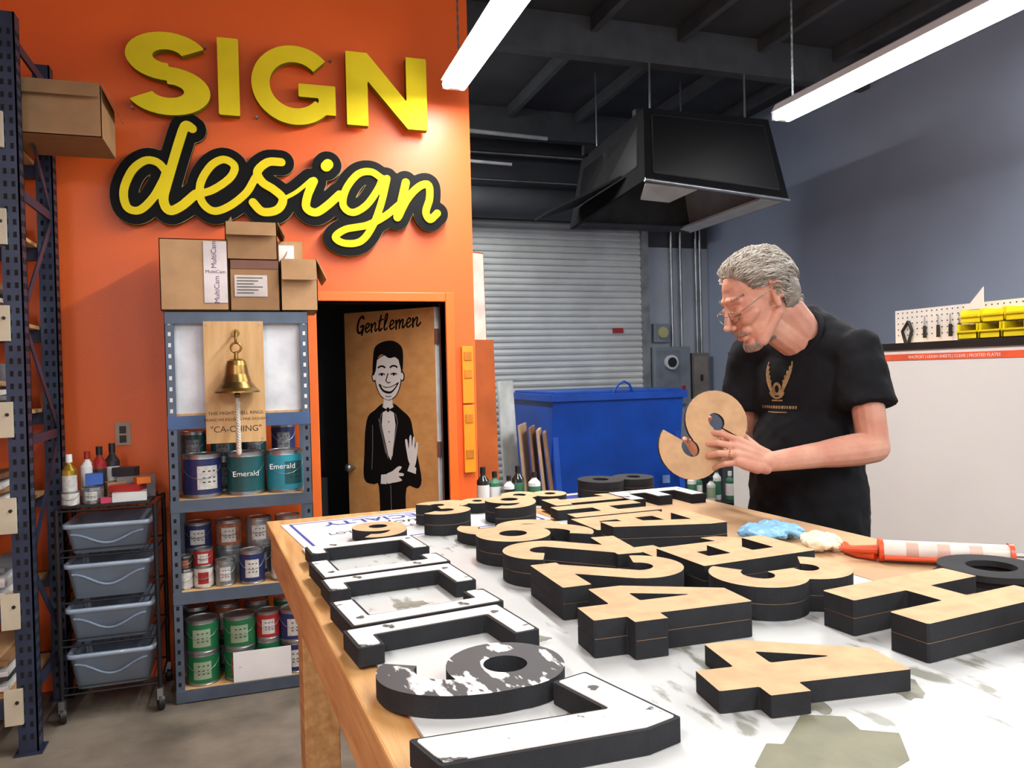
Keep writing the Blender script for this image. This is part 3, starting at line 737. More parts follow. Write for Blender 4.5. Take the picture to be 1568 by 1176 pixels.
for x,c,l,h in((-.29,CR,LW,.15),(-.155,CD,LGy,.16),(-.01,CS,LW,.15),(.13,CG,LW,.16)):
    can(mb,x,4.045,Z,.058,h,c,l); can(mb,x,4.045,Z+h,.058,h*.98,(CT,CS,CD,CN)[int(abs(x*30))%4],LGy)
text_mesh(mb,"Emerald",.036,WHITE,MTX(-.05,3.8125,Z+.09),extrude=.0004);text_mesh(mb,"Emerald",.036,WHITE,MTX(.115,3.8125,Z+.115),extrude=.0004)
mb.done("paint_cans")
mb=MB(); Z=.512
for x,r,h,c,l in((-.33,.036,.085,LW,None),(-.25,.044,.1,LW,CR),(-.155,.046,.12,CS,LW),(-.035,.058,.155,CN,LW),(.11,.06,.15,LW,CR)):
    can(mb,x,3.87,Z,r,h,c,l)
for x,r,h,c,l in((-.33,.034,.085,CD,LBr),(-.25,.043,.1,CR,LW)): can(mb,x,3.87,Z+h,r,h*.8,c,l)
for x,c in((-.28,CD),(-.14,CS),(.0,CD),(.14,CT)):
    can(mb,x,4.03,Z,.063,.15,c,LGy); can(mb,x,4.03,Z+.15,.062,.13,(CS,CD,CN,LBr)[int(abs(x*50))%4],LW)
mb.done("paint_cans")
mb=MB(); Z=.062
for x,c,l in((-.265,CG,LG),(-.1,CG,LBr),(.155,CN,LW)): can(mb,x,3.89,Z,.073,.15,c,l); 
for x,c,l in((-.265,CG,LG),(-.1,CG,LG),(.155,CN,LW)): can(mb,x,3.89,Z+.15,.073,.15,c,l)
can(mb,.03,3.89,Z+.001,.055,.17,CG,LBr);can(mb,.03,3.89,Z+.172,.055,.13,CR,LW)
for x,c in((-.3,CS),(-.16,CD),(-.02,CS),(.12,LW)):
    can(mb,x,4.04,Z,.06,.17,c,LGy); can(mb,x,4.04,Z+.17,.06,.15,(LBr,CS,CG,CD)[int(abs(x*50))%4],LW)
mb.done("paint_cans")
MB().box((.0,3.8075,.132),(.26,.004,.14),WHITE).done("white_card")

# ================================================================= TROLLEY
mb=MB(); TX0,TX1,TY0,TY1=-.83,-.44,3.78,4.12
BLKW=pm("black_wire",(30,30,33),.4,.3)
for x in(TX0,TX1):
    for y in(TY0,TY1):
        mb.cone((x,y,.10),(x,y,.93),.010,.010,BLKW,8)
        mb.lathe((x,y,.036),[(.01,-.012),(.035,-.012),(.036,0),(.035,.012),(.01,.012)],BLACK,16,axis=(1,.3,0))
        mb.bb(x-.012,x+.012,y-.02,y+.02,.05,.10,STEEL)
for z in(.12,.33,.52,.72,.92):
    for y in(TY0,TY1): mb.cone((TX0,y,z),(TX1,y,z),.005,.005,BLKW,6)
    for x in(TX0,TX1): mb.cone((x,TY0,z),(x,TY1,z),.005,.005,BLKW,6)
    for k in range(1,10): x=TX0+(TX1-TX0)*k/10; mb.cone((x,TY0,z),(x,TY1,z),.002,.002,BLKW,5)
for z in(.15,.36,.75): mb.cone((TX0,TY0,z),(TX1,TY0,z),.003,.003,BLKW,5)
mb.done("wire_trolley")
BIN=pm("translucent_grey_bin",(150,166,184),.3,var=.06,coat=.3); BIND=pm("bin_moulding_grey",(124,140,160),.35)
for i,(z0,z1) in enumerate(((.128,.29),(.338,.49),(.528,.685),(.728,.86))):
    mb=MB()
    a,b=TX0+.02,TX1-.02; h=z1-z0
    def ring(x0,x1,y0,y1,z,r=.03,n=4):
        P=[]
        for cx,cy,s in((x1-r,y1-r,0),(x0+r,y1-r,90),(x0+r,y0+r,180),(x1-r,y0+r,270)):
            for k in range(n+1): t=math.radians(s+90*k/n); P.append((cx+r*math.cos(t),cy+r*math.sin(t),z))
        return P
    R=[ring(a+.03,b-.03,TY0+.03,TY1-.03,z0),ring(a+.008,b-.008,TY0+.008,TY1-.008,z1-.02),ring(a-.003,b+.003,TY0-.004,TY1+.0,z1-.018),ring(a-.003,b+.003,TY0-.004,TY1,z1),ring(a+.012,b-.012,TY0+.012,TY1-.012,z1),ring(a+.035,b-.035,TY0+.035,TY1-.035,z0+.006)]
    n=len(R[0]); vs=[p for r in R for p in r]; fs=[]
    for k in range(len(R)-1):
        for j in range(n): fs.append((k*n+j,k*n+(j+1)%n,(k+1)*n+(j+1)%n,(k+1)*n+j))
    fs.append(tuple(range(n))[::-1]); fs.append(tuple(range((len(R)-1)*n,len(R)*n)))
    mb.add(vs,fs,BIN,smooth=True)
    pts=[(a+.03+ (b-a-.06)*t, TY0+.006+.012*(1-(z1-.05-h*.35*abs(math.sin(3.14*t+.3))-z0)/h), z1-.045-h*.35*math.sin(3.14*t)**2) for t in np.linspace(0,1,15)]
    mb.tube(pts,.006,BIND,6)
    mb.done("plastic_drawer_bin")
mb=MB(); z=.93
mb.bb(TX0+.02,TX1-.02,TY0+.02,TY1-.02,z,z+.012,BLACK)
z+=.012
GOLD=pm("gold_spray",(196,160,60),.3,.7); 
bottle(mb,-.79,3.86,z,.03,.22,GOLD,WHITE,LW);bottle(mb,-.74,3.98,z,.03,.22,WHITE,CR);bottle(mb,-.69,3.98,z,.032,.24,CR,BLACK,CD);bottle(mb,-.64,4.0,z,.032,.25,CD,BLACK,LW)
can(mb,-.70,3.86,z,.045,.07,CS,LW);can(mb,-.78,3.82+.0,z+.0,.035,.06,LW,None)
mb.box((-.55,3.86,z+.02),(.14,.1,.04),W1,rz=.1).box((-.56,3.9,z+.055),(.13,.12,.03),CR,rz=-.2).box((-.54,3.98,z+.05),(.16,.12,.1),pm("clear_grey_box",(110,100,100),.2),rz=.15).box((-.5,3.88,z+.085),(.06,.05,.03),pm("orange_box",(220,110,30)),rz=.4)
mb.box((-.64,3.82,z+.012),(.05,.04,.024),pm("pink_thing",(190,60,90)),rz=.3).box((-.7,3.9,z+.1),(.07,.05,.05),pm("blue_thing",(50,90,170)),rz=.2).box((-.62,3.93,z+.04),(.08,.07,.08),CARD2,rz=.4).box((-.58,3.97,z+.12),(.1,.06,.04),CD,rz=-.3)
mb.done("workshop_clutter",.003)

# ================================================================= RIGHT: board, pegboard, bins
mb=MB(); WB=pm("whiteboard_sheet",(226,228,226),.35,var=.02,scale=1)
mb.bb(3.03,3.06,1.6,4.42,.42,1.54,WB).bb(3.02,3.07,1.6,4.44,1.54,1.575,BLACK).bb(3.06,3.6,1.6,4.42,.40,1.5,pm("bench_grey",(120,122,124),.6)).bb(3.05,3.6,1.65,4.4,0,.42,DARKW)
mb.bb(3.07,3.6,1.6,4.42,1.5,1.515,PLY)
mb.bb(3.026,3.03,1.9,3.45,1.49,1.52,pm("orange_strip",(236,96,58),.5))
MR=Matrix(((0,0,-1,3.0255),(-1,0,0,2.7),(0,1,0,0),(0,0,0,1)))
text_mesh(mb,"WAYPOST | LEXAN SHEETS | CLEAR | FROSTED PLATES",.02,WHITE,MR@Matrix.Translation((0,1.498,0)),extrude=.0003)
mb.bb(3.026,3.031,1.6,2.0,.42,1.3,pm("sheet_edge",(206,208,208),.4))
mb.bb(3.22,3.235,1.6,3.2,1.515,1.75,WHITE)
mb.done("sheet_storage_cabinet",.003)
mb=MB(); PEG=pm("white_pegboard",(222,220,214),.5,var=.02)
mb.bb(3.205,3.218,1.6,3.2,1.516,1.75,PEG)
y=1.65
while y<3.18:
    for z in(1.62,1.65,1.68,1.71,1.735): mb.box((3.2045,y,z),(.001,.006,.006),BLACK)
    y+=.03
mb.done("pegboard")
YB=pm("yellow_bin_plastic",(232,212,26),.4,var=.05)
mb=MB()
def ybin(x,y,z,w=.10,d=.12,h=.07):
    t=.004
    mb.bb(x-d/2,x+d/2,y-w/2,y+w/2,z,z+t,YB).bb(x-d/2,x+d/2,y-w/2,y-w/2+t,z,z+h,YB).bb(x-d/2,x+d/2,y+w/2-t,y+w/2,z,z+h,YB).bb(x+d/2-t,x+d/2,y-w/2,y+w/2,z,z+h,YB).bb(x-d/2,x-d/2+t,y-w/2,y+w/2,z,z+h*.55,YB)
    mb.box((x-d/2-.006,y,z+h*.5),(.012,w,.008),YB)
    mb.bb(x-d/2+.01,x+d/2-.01,y-w/2+.01,y+w/2-.01,z+t,z+h*.5,random.choice([BLACK,STEEL,CARD2,CR]))
for k in range(9):
    y=1.75+.112*k; ybin(3.12,y,1.577)
    if k!=3: ybin(3.14,y,1.652,h=.06)
mb.done("yellow_parts_bins")
mb=MB()
for k,y in enumerate((2.80,2.85,2.92,3.00)):
    mb.cone((3.19,y,1.60),(3.19,y,1.66),.009,.008,BLACK,8).cone((3.19,y,1.66),(3.19,y,1.71),.004,.003,STEEL,8)
mb.tube([(3.19,3.1,1.58),(3.19,3.08,1.64),(3.19,3.1,1.69)],.008,BLACK).tube([(3.19,3.12,1.58),(3.19,3.14,1.64),(3.19,3.1,1.69)],.008,BLACK)
mb.prism([(0,0),(.10,0),(.10,.10)],0,.004,PEG,Matrix(((0,0,1,3.2),(-1,0,0,2.78),(0,1,0,1.72),(0,0,0,1))))
mb.done("hand_tools")
mb=MB()
mb.bb(2.9,3.55,4.75,5.2,.46,.50,BLACK).bb(2.9,3.55,4.75,5.2,.1,.13,BLACK)
for x in(2.92,3.53):
    for y in(4.77,5.18): mb.bb(x-.02,x+.02,y-.02,y+.02,0,.46,BLACK)
mb.done("low_bench",.004)
mb=MB()
for i in range(7): bottle(mb,2.98+.08*i,4.86+.05*(i%2),.50,.033,.24-.03*(i%3),(WHITE,GRN,W1)[i%3],(CG,WHITE,BLACK)[i%3],(GRN,WHITE,LG)[i%3])
mb.done("cleaner_bottles")
mb=MB(); mb.bb(4.6,5.35,6.9,7.5,0,.75,DARKW).bb(4.65,5.3,6.95,7.4,.75,.78,CARD2); mb.tube([(5.0,7.0,.78),(5.0,7.0,1.5)],.02,BLACK).ell((5.0,7.0,1.55),(.09,.07,.09),pm("orange_tool",(210,80,40)))
mb.box((5.2,7.1,1.0),(.12,.12,.44),WHITE).done("tool_cabinet",.006)

# ================================================================= WORK TABLE
A4=math.radians(4)
MTB=Matrix.Translation((.02,2.26,0))@Matrix.Rotation(A4,4,'Z')
TW,TL_=1.24,2.5
mb=MB()
mb.bb(0,TW,-TL_,0,1.045,1.078,WOOD,MTB)
mb.bb(.01,.05,-TL_+.01,-.01,.955,1.045,WOOD,MTB).bb(TW-.05,TW-.01,-TL_+.01,-.01,.955,1.045,WOOD,MTB).bb(.05,TW-.05,-.05,-.01,.955,1.045,WOOD,MTB).bb(.05,TW-.05,-TL_+.01,-TL_+.05,.955,1.045,WOOD,MTB)
for a in(.06,TW-.15):
    for b in(-.15,-1.0,-2.3):
        mb.bb(a,a+.09,b-.09,b,0,1.045,WOOD,MTB)
        mb.box((a+.045,b+.10,.90),(.035,.04,.32),WOOD,MTB,rx=math.radians(45))
mb.bb(.07,.11,-2.3,-.15,.25,.33,WOOD,MTB).bb(TW-.11,TW-.07,-2.3,-.15,.25,.33,WOOD,MTB).bb(.06,TW-.06,-1.09,-1.05,.25,.33,WOOD,MTB)
mb.done("work_table",.004)
m=bpy.data.materials.new("painted_white_sheet"); m.use_nodes=True; nt=m.node_tree; b=nt.nodes["Principled BSDF"]
tc=nt.nodes.new("ShaderNodeTexCoord"); 
n1=nt.nodes.new("ShaderNodeTexNoise"); n1.inputs["Scale"].default_value=5; n1.inputs["Detail"].default_value=2
n2=nt.nodes.new("ShaderNodeTexNoise"); n2.inputs["Scale"].default_value=38; n2.inputs["Detail"].default_value=6
mp2=nt.nodes.new("ShaderNodeMapping"); mp2.inputs["Scale"].default_value=(1,.35,1); mp2.inputs["Rotation"].default_value=(0,0,.6)
nt.links.new(tc.outputs["Object"],n1.inputs[0]); nt.links.new(tc.outputs["Object"],mp2.inputs[0]); nt.links.new(mp2.outputs[0],n2.inputs[0])
ad=nt.nodes.new("ShaderNodeMath"); ad.operation='ADD'; nt.links.new(n1.outputs[0],ad.inputs[0]); nt.links.new(n2.outputs[0],ad.inputs[1])
r=nt.nodes.new("ShaderNodeMapRange"); r.inputs[1].default_value=1.15; r.inputs[2].default_value=1.24; r.inputs[4].default_value=.85; nt.links.new(ad.outputs[0],r.inputs[0])
mx=nt.nodes.new("ShaderNodeMix"); mx.data_type='RGBA'; mx.inputs[6].default_value=(*lin((192,193,192)),1); mx.inputs[7].default_value=(*lin((120,120,108)),1)
nt.links.new(r.outputs[0],mx.inputs[0]); nt.links.new(mx.outputs[2],b.inputs["Base Color"]); b.inputs["Roughness"].default_value=.4
MB().bb(.045,TW-.02,-TL_+.02,-.42,1.078,1.0825,m,MTB).done("masking_sheet")
KP=pm("brown_kraft_sheet",(186,150,112),.7,var=.08,scale=4)
MB().bb(.96,TW-.003,-1.6,-.25,1.0828,1.0833,KP,MTB).done("kraft_paper_sheet")
mb=MB(); PRT=pm("printed_sheet",(214,216,220),.4,var=.02); BL=pm("print_blue",(40,60,150),.4,var=0)
MP=MTB@Matrix.Translation((.36,-.21,1.0785))@Matrix.Rotation(math.radians(4),4,'Z')
mb.bb(-.32,.34,-.19,.15,0,.001,PRT,MP)
for x0,x1,y0,y1 in((-.30,.32,.13,.137),(-.30,.32,-.18,-.173),(-.30,-.293,-.18,.137),(.313,.32,-.18,.137)): mb.bb(x0,x1,y0,y1,.001,.0013,BL,MP)
text_mesh(mb,"SPECIALTY",.07,BL,MP@Matrix.Translation((-.05,.06,.0012))@Matrix.Rotation(math.pi,4,'Z')@Matrix.Translation((0,-.05,0)),extrude=.0002,offset=.001)
text_mesh(mb,"Homes",.07,BLACK,MP@Matrix.Translation((0,.0,.0012)),extrude=.0002,shear=.3)
text_mesh(mb,"LOT 101 / SALES OFFICE",.035,BLACK,MP@Matrix.Translation((-.05,-.06,.0012)),extrude=.0002)
mb.done("printed_sign_sheet")
MB().bb(.74,1.10,-.20,-.03,1.0785,1.080,PRT,MTB).bb(.78,1.06,-.12,-.05,1.080,1.0805,BL,MTB).done("printed_sign_sheet")
OP=pm("olive_paint_patch",(118,116,94),.6,var=.1,scale=20)
lo=outline([[(.46,.645),(.50,.68),(.515,.672),(.578,.722),(.62,.70),(.612,.668),(.645,.648),(.61,.60),(.57,.588),(.60,.54),(.48,.53)]],[],(.4,.45,.8,.8),.003)
mb=MB(); add_loops(mb,lo,1.0826,1.0830,OP,OP); mb.done("paint_swatch")
GP=pm("grey_paint_patch",(128,126,112),.6,var=.15,scale=30)
random.seed(3)
mb=MB()
for k in range(20):
    cx=random.uniform(.16,1.0);cy=random.uniform(.62,1.8);a=random.uniform(0,3.1);w=random.uniform(.02,.06);h=random.uniform(.006,.018)
    P=[]
    for t in np.linspace(0,6.28,26)[:-1]:
        r1=1+.35*random.random()
        P.append((cx+w*math.cos(t)*r1*math.cos(a)-h*math.sin(t)*r1*math.sin(a),cy+w*math.cos(t)*r1*math.sin(a)+h*math.sin(t)*r1*math.cos(a)))
    add_loops(mb,[P],1.0826,1.0828,GP,GP)
mb.done("paint_smears")

# foam letters ------------------------------------------------------------
foam('7',.275,.755,-74,1,'white',Lh=.255)
foam('9',.250,.925,-86,1,'scratch',Lh=.235)
foam('[',.245,1.085,-82,1,'white')
foam('[',.24,1.235,98,1,'white')
foam('[',.235,1.38,-84,1,'white')
foam('[',.225,1.53,97,1,'white')
foam('[',.22,1.675,-84,1,'white',Lh=.24)
foam('4',.625,.80,-97,1)
foam('4',.56,1.02,-92,2)
foam('2',.58,1.205,-90,2)
foam('2',.565,1.38,85,2)
foam('6',.56,1.555,-92,2)
foam('9',.57,1.735,-90,1)
foam('9',.28,1.86,4,1,Lh=.19)
foam('3',.45,1.935,0,2,Lh=.20)
foam('9',.64,1.94,-8,2,Lh=.20)
foam('8',.56,2.14,-85,1,Lh=.17)
foam('8',.79,2.18,-100,1,Lh=.2)
foam('H',.955,.885,-84,2,Lh=.27)
foam('3',.83,1.075,-88,2)
foam('E',.85,1.24,94,2)
foam('1',.86,1.39,-88,1)
foam('7',.86,1.54,-88,2)
foam('E',.865,1.70,-88,1)
foam('H',.88,1.87,-88,1)
foam('1',.90,2.03,-88,1)
foam('L',1.10,.70,-70,2,'white')
foam('8',1.08,2.21,-88,2,'black')
foam('E',1.12,2.03,-88,1,'white')
mb=MB()
for k in range(3):
    c=(1.225+.008*(k%2),1.03-.006*k,1.0845+.011*k)
    mb.lathe(c,[(.04,0),(.085,0),(.085,.0105),(.04,.0105),(.04,0)],FOAMBLK,40)
mb.done("foam_rings")
def rag(name,c,w,d,h,mat,seed,finger=0):
    rnd=random.Random(seed); mb=MB()
    for k in range(7):
        a=rnd.uniform(0,6.28); mb.ell((c[0]+rnd.uniform(-w,w)*.45,c[1]+rnd.uniform(-d,d)*.45,c[2]+h*.4),(w*rnd.uniform(.2,.4),d*rnd.uniform(.2,.4),h*rnd.uniform(.35,.6)),mat)
    for k in range(finger):
        a=.6*k-1.8; mb.tube([(c[0],c[1],c[2]+h*.3),(c[0]+w*.4*math.cos(a),c[1]+w*.4*math.sin(a),c[2]+h*.5),(c[0]+w*.75*math.cos(a),c[1]+w*.75*math.sin(a),c[2]+.010)],[.014,.012,.009],mat,8)
    me=mb.mesh(name); ob=bpy.data.objects.new(name,me); COL.objects.link(ob)
    r=ob.modifiers.new("r","REMESH"); r.mode='VOXEL'; r.voxel_size=.004; r.use_smooth_shade=True
    t=bpy.data.textures.new("w","CLOUDS"); t.noise_scale=.02
    dd=ob.modifiers.new("d","DISPLACE"); dd.texture=t; dd.strength=.016; dd.mid_level=.6; dd.texture_coords='GLOBAL'
    return ob
rag("blue_glove",(1.12,1.50,1.088),.11,.09,.034,pm("nitrile_blue",(124,176,212),.4,var=.08),1,4)
rag("tan_glove",(1.13,1.35,1.088),.07,.055,.036,pm("latex_tan",(226,212,182),.5,var=.08),5,3)
mb=MB(); p0=Vector((1.18,1.22,1.1065));p1=Vector((1.355,1.09,1.1065)); d=(p1-p0).normalized()
ORG=pm("orange_plastic",(222,84,42),.35,var=.05); CW=pm("cartridge_white",(222,216,208),.35,rgb2=(206,196,186),scale=18)
s=Vector((-d.y,d.x,0))
mb.cone(p0,p1,.020,.020,CW,24); mb.cone(p1,p1+d*.008,.023,.023,ORG,24); mb.cone(p0-d*.008,p0,.023,.023,ORG,24)
for k in range(3): 
    c=p0+d*(.04+.055*k); mb.cone(c,c+d*.022,.0203,.0203,pm("cartridge_print",(212,176,160),.4),24)
mb.cone(p0-d*.010,p0-d*.08,.010,.004,ORG,12)
mb.tube([p1,p1+d*.10,p1+d*.12-Vector((0,0,.01))],.004,STEEL,6)
for k in(-1,1): mb.tube([p0+s*k*.024-Vector((0,0,.010)),p1+s*k*.024-Vector((0,0,.010))],.005,ORG,6)
h0=p0-d*.012-Vector((0,0,.012))
mb.tube([h0,h0-d*.03+s*.02,h0-d*.05+s*.05,h0-d*.05+s*.08],[.010,.011,.010,.009],ORG,8)
mb.tube([h0-d*.01,h0+d*.0+s*.03,h0-d*.01+s*.07],.005,BLACK,8)
mb.done("caulking_gun")
MB().cone((1.30,.90,1.09),(1.14,.83,1.09),.006,.006,BLACK,10).done("marker_pen")

# ================================================================= MAN
CUR=None
def capsule(mb,p0,p1,r0,r1,n=14,m=5):
    p0=Vector(p0);p1=Vector(p1); ax=(p1-p0); L=ax.length
    if L<1e-6: mb.ell(p0,r0,None); return
    q=ax.to_track_quat('Z','Y').to_matrix(); prof=[]
    for k in range(m+1): t=math.pi/2*k/m; prof.append((r0*math.sin(t),-r0*math.cos(t)))
    for k in range(m+1): t=math.pi/2*k/m; prof.append((r1*math.cos(t),L+r1*math.sin(t)))
    vs=[];fs=[]
    vs.append(p0+q@Vector((0,0,-r0)))
    rings=[p for p in prof if p[0]>1e-5]
    for r,z in rings:
        for i in range(n): a=2*math.pi*i/n; vs.append(p0+q@Vector((r*math.cos(a),r*math.sin(a),z)))
    vs.append(p0+q@Vector((0,0,L+r1)))
    for i in range(n): fs.append((0,1+(i+1)%n,1+i))
    for k in range(len(rings)-1):
        for i in range(n): a=1+k*n; fs.append((a+i,a+(i+1)%n,a+n+(i+1)%n,a+n+i))
    a=1+(len(rings)-1)*n
    for i in range(n): fs.append((len(vs)-1,a+i,a+(i+1)%n))
    mb.add(vs,fs,CUR)
def blob(name,mb,voxel,it,mat,disp=(),fac=.5):
    mb.mats=[mat]; mb.fm=[0]*len(mb.f)
    me=mb.mesh(name); ob=bpy.data.objects.new(name,me); COL.objects.link(ob)
    r=ob.modifiers.new("r","REMESH"); r.mode='VOXEL'; r.voxel_size=voxel; r.use_smooth_shade=True
    if it: s=ob.modifiers.new("s","SMOOTH"); s.iterations=it; s.factor=fac
    for ns,stg in disp:
        t=bpy.data.textures.new("w","CLOUDS"); t.noise_scale=ns
        dd=ob.modifiers.new("d","DISPLACE"); dd.texture=t; dd.strength=stg; dd.mid_level=.5
    bpy.context.view_layer.update()
    m2=bpy.data.meshes.new_from_object(ob.evaluated_get(bpy.context.evaluated_depsgraph_get()))
    ob.modifiers.clear(); ob.data=m2
    m2.materials.clear(); m2.materials.append(mat)
    for p in m2.polygons: p.use_smooth=True; p.material_index=0
    return ob
man=empty("man",(1.54,1.86,0))
def child(o):
    o.parent=man; o.matrix_parent_inverse=man.matrix_world.inverted()
SKIN=pm("skin",(208,158,136),.55,rgb2=(194,134,114),scale=16,bump=.10,bscale=150,spec=.3)
bs=SKIN.node_tree.nodes["Principled BSDF"]; bs.inputs["Subsurface Weight"].default_value=.1; bs.inputs["Subsurface Radius"].default_value=(.02,.008,.004); bs.inputs["Subsurface Scale"].default_value=.5
SHIRT=pm("black_cotton",(22,23,27),.9,var=.12,scale=10,bump=.1,bscale=400,spec=.2)
JEAN=pm("dark_denim",(38,44,60),.85,var=.15,scale=20)
fB=Vector((-.93,-.37,0)).normalized(); sB=Vector((.37,-.93,0)).normalized(); BC=Vector((1.54,1.86,0))
def bp(f,l,z): return BC+fB*f+sB*l+Vector((0,0,z))
MBODY=Matrix((( fB.x,sB.x,0,BC.x),(fB.y,sB.y,0,BC.y),(0,0,1,0),(0,0,0,1)))
Lsh=bp(.04,.17,1.52);Lel=Vector((1.545,1.622,1.258));Lwr=Vector((1.245,1.664,1.232))
Rsh=bp(.05,-.17,1.52);Rel=bp(.03,-.205,1.25);Rwr=Vector((1.215,1.87,1.225))
mb=MB()
mb.ell((.005,0,1.40),(.128,.168,.175),None,MBODY,24,16)
mb.ell((.03,0,1.20),(.142,.162,.22),None,MBODY,24,16)
mb.ell((-.02,0,1.50),(.100,.145,.105),None,MBODY,24,16)
capsule(mb,bp(.03,-.145,1.515),bp(.03,.145,1.515),.058,.058)
for s_ in(-1,1): capsule(mb,bp(.0,s_*.035,1.582),bp(.02,s_*.15,1.53),.052,.046)
capsule(mb,bp(.0,0,1.597),bp(.04,0,1.54),.058,.06)
capsule(mb,bp(-.015,0,1.585),bp(-.03,0,1.45),.055,.09)
def ecyl(z0,z1,rf0,rs0,rf1,rs1,cf0,cf1,n=32):
    vs=[]
    for z,rf,rs,cf in((z0,rf0,rs0,cf0),(z1,rf1,rs1,cf1)):
        for i in range(n): a=2*math.pi*i/n; vs.append((cf+rf*math.cos(a),rs*math.sin(a),z))
    mb.add(vs,[(i,(i+1)%n,n+(i+1)%n,n+i) for i in range(n)]+[tuple(range(n))[::-1],tuple(range(n,2*n))],None,MBODY)
ecyl(.93,1.22,.150,.180,.138,.162,.015,.03)
def sleeve(S,E,t,r0,r1):
    e=S.lerp(E,t); capsule(mb,S,S.lerp(E,.3),r0,r0+.003); mb.cone(S.lerp(E,.1),e,r0,r1,None,20)
sleeve(Lsh,Lel,.60,.059,.077); sleeve(Rsh,Rel,.62,.058,.074)
shirt=blob("shirt",mb,.009,5,SHIRT,((.12,.022),(.045,.011))); child(shirt)
dgp=BVHTree.FromPolygons([v.co.copy() for v in shirt.data.vertices],[list(p.vertices) for p in shirt.data.polygons])
mb=MB()
mb.ell((0,0,.94),(.13,.17,.12),None,MBODY,24,14)
for s_ in(-1,1):
    capsule(mb,bp(0,s_*.09,.88),bp(.02,s_*.11,.5),.098,.07); capsule(mb,bp(.02,s_*.11,.5),bp(-.03,s_*.12,.12),.07,.055)
o=blob("trousers",mb,.014,5,JEAN,((.12,.015),)); child(o)
mb=MB()
for s_ in(-1,1):
    capsule(mb,bp(-.05,s_*.12,.055),bp(.14,s_*.14,.045),.05,.045)
    mb.box(bp(.045,s_*.13,.014),(.29,.095,.028),None,rz=math.atan2(fB.y,fB.x))
o=blob("shoes",mb,.008,3,BLACK); child(o)
def hand(mb,W,d,n,left,curl,thumb,sp=.0):
    d=Vector(d).normalized(); n=Vector(n); n=(n-d*n.dot(d)).normalized(); t=d.cross(n)*(1 if left else -1)
    for k,ln in((-.030,.085),(-.011,.092),(.010,.095),(.030,.090)):
        capsule(mb,W+t*k*.65+d*.005,W+t*k+d*ln,.016,.013)
    capsule(mb,W+d*.03-t*.028,W+d*.07-t*.03,.015,.014)
    capsule(mb,W+d*.01+t*.02-n*.005,W+d*.055+t*.036-n*.012,.019,.015)
    tips=[]
    for k,(off,ln,c) in enumerate(((.031,(.043,.026,.021),curl[0]),(.0105,(.048,.030,.022),curl[1]),(-.0105,(.044,.028,.021),curl[2]),(-.031,(.034,.021,.019),curl[3]))):
        p=W+d*(.092 if k<3 else .084)+t*off; a=0; r=.0098 if k<3 else .0085
        fd=(d+t*off*sp).normalized()
        for j,L in enumerate(ln):
            a+=c[j]; dr=fd*math.cos(a)-n*math.sin(a); p2=p+dr*L
            capsule(mb,p,p2,r,r*.93); r*=.92; p=p2
        tips.append(p)
    p=W+d*.03+t*.034-n*.008; r=.0125
    for (a,b,c),L in zip(thumb,(.04,.032,.025)):
        dr=(d*a+t*b-n*c).normalized(); p2=p+dr*L; capsule(mb,p,p2,r,r*.9); r*=.9; p=p2
    return tips,d,n,t
def arm(mb,S,E,W):
    capsule(mb,S,E,.045,.040)
    for k in range(6):
        t0,t1=k/6,(k+1)/6; f=lambda t:.041+.004*math.sin(math.pi*min(1,t*2.2))-.016*t**1.3
        capsule(mb,E.lerp(W,t0),E.lerp(W,t1),f(t0),f(t1))
mb=MB()
arm(mb,Lsh,Lel,Lwr)
mb.ell(Lwr,(.03,.026,.024),None)
LT,Ld,Ln,Lt=hand(mb,Lwr,(-.93,.12,.36),(-.30,-.80,.55),True,[(.25,.55,.35),(.35,.6,.4),(.45,.65,.4),(.55,.6,.4)],[(.7,.6,.3),(.9,.2,.4),(1,.0,.4)],7)
o=blob("arm_left",mb,.003,3,SKIN); child(o)
mb=MB()
arm(mb,Rsh,Rel,Rwr)
hand(mb,Rwr,(-.62,-.25,.70),(.15,.90,.30),False,[(.3,.5,.4),(.3,.5,.4),(.3,.5,.4),(.3,.5,.4)],[(.5,.7,.6),(.6,.2,.9),(.9,-.2,.4)],6)
o=blob("arm_right",mb,.0032,3,SKIN); child(o)
rg=MB(); rb=Lwr+Ld*.092-Lt*.0105; dr=Ld*math.cos(.45)-Ln*math.sin(.45); c=rb+dr*.018
u_=Lt; w_=dr.cross(u_).normalized()
rg.tube([c+(u_*math.cos(a)+w_*math.sin(a))*.0102 for a in np.linspace(0,6.283,21)[:-1]],.0016,pm("gold",(220,180,90),.2,1.0),6,closed=True); o=rg.done("wedding_ring"); child(o)
hl=glyph_mesh('$','tan',.235,1,.02)
ho=bpy.data.objects.new("foam_letter_s",hl); COL.objects.link(ho)
rx=Vector((.948,-.317,0)); nz=Vector((-.317,-.948,.12)).normalized(); uy=nz.cross(rx).normalized()
a=math.radians(-46); X_=rx*math.cos(a)+uy*math.sin(a); Y_=-rx*math.sin(a)+uy*math.cos(a)
cc=Vector((1.105,1.745,1.30))
ho.matrix_world=Matrix(((X_.x,Y_.x,nz.x,cc.x),(X_.y,Y_.y,nz.y,cc.y),(X_.z,Y_.z,nz.z,cc.z),(0,0,0,1)))
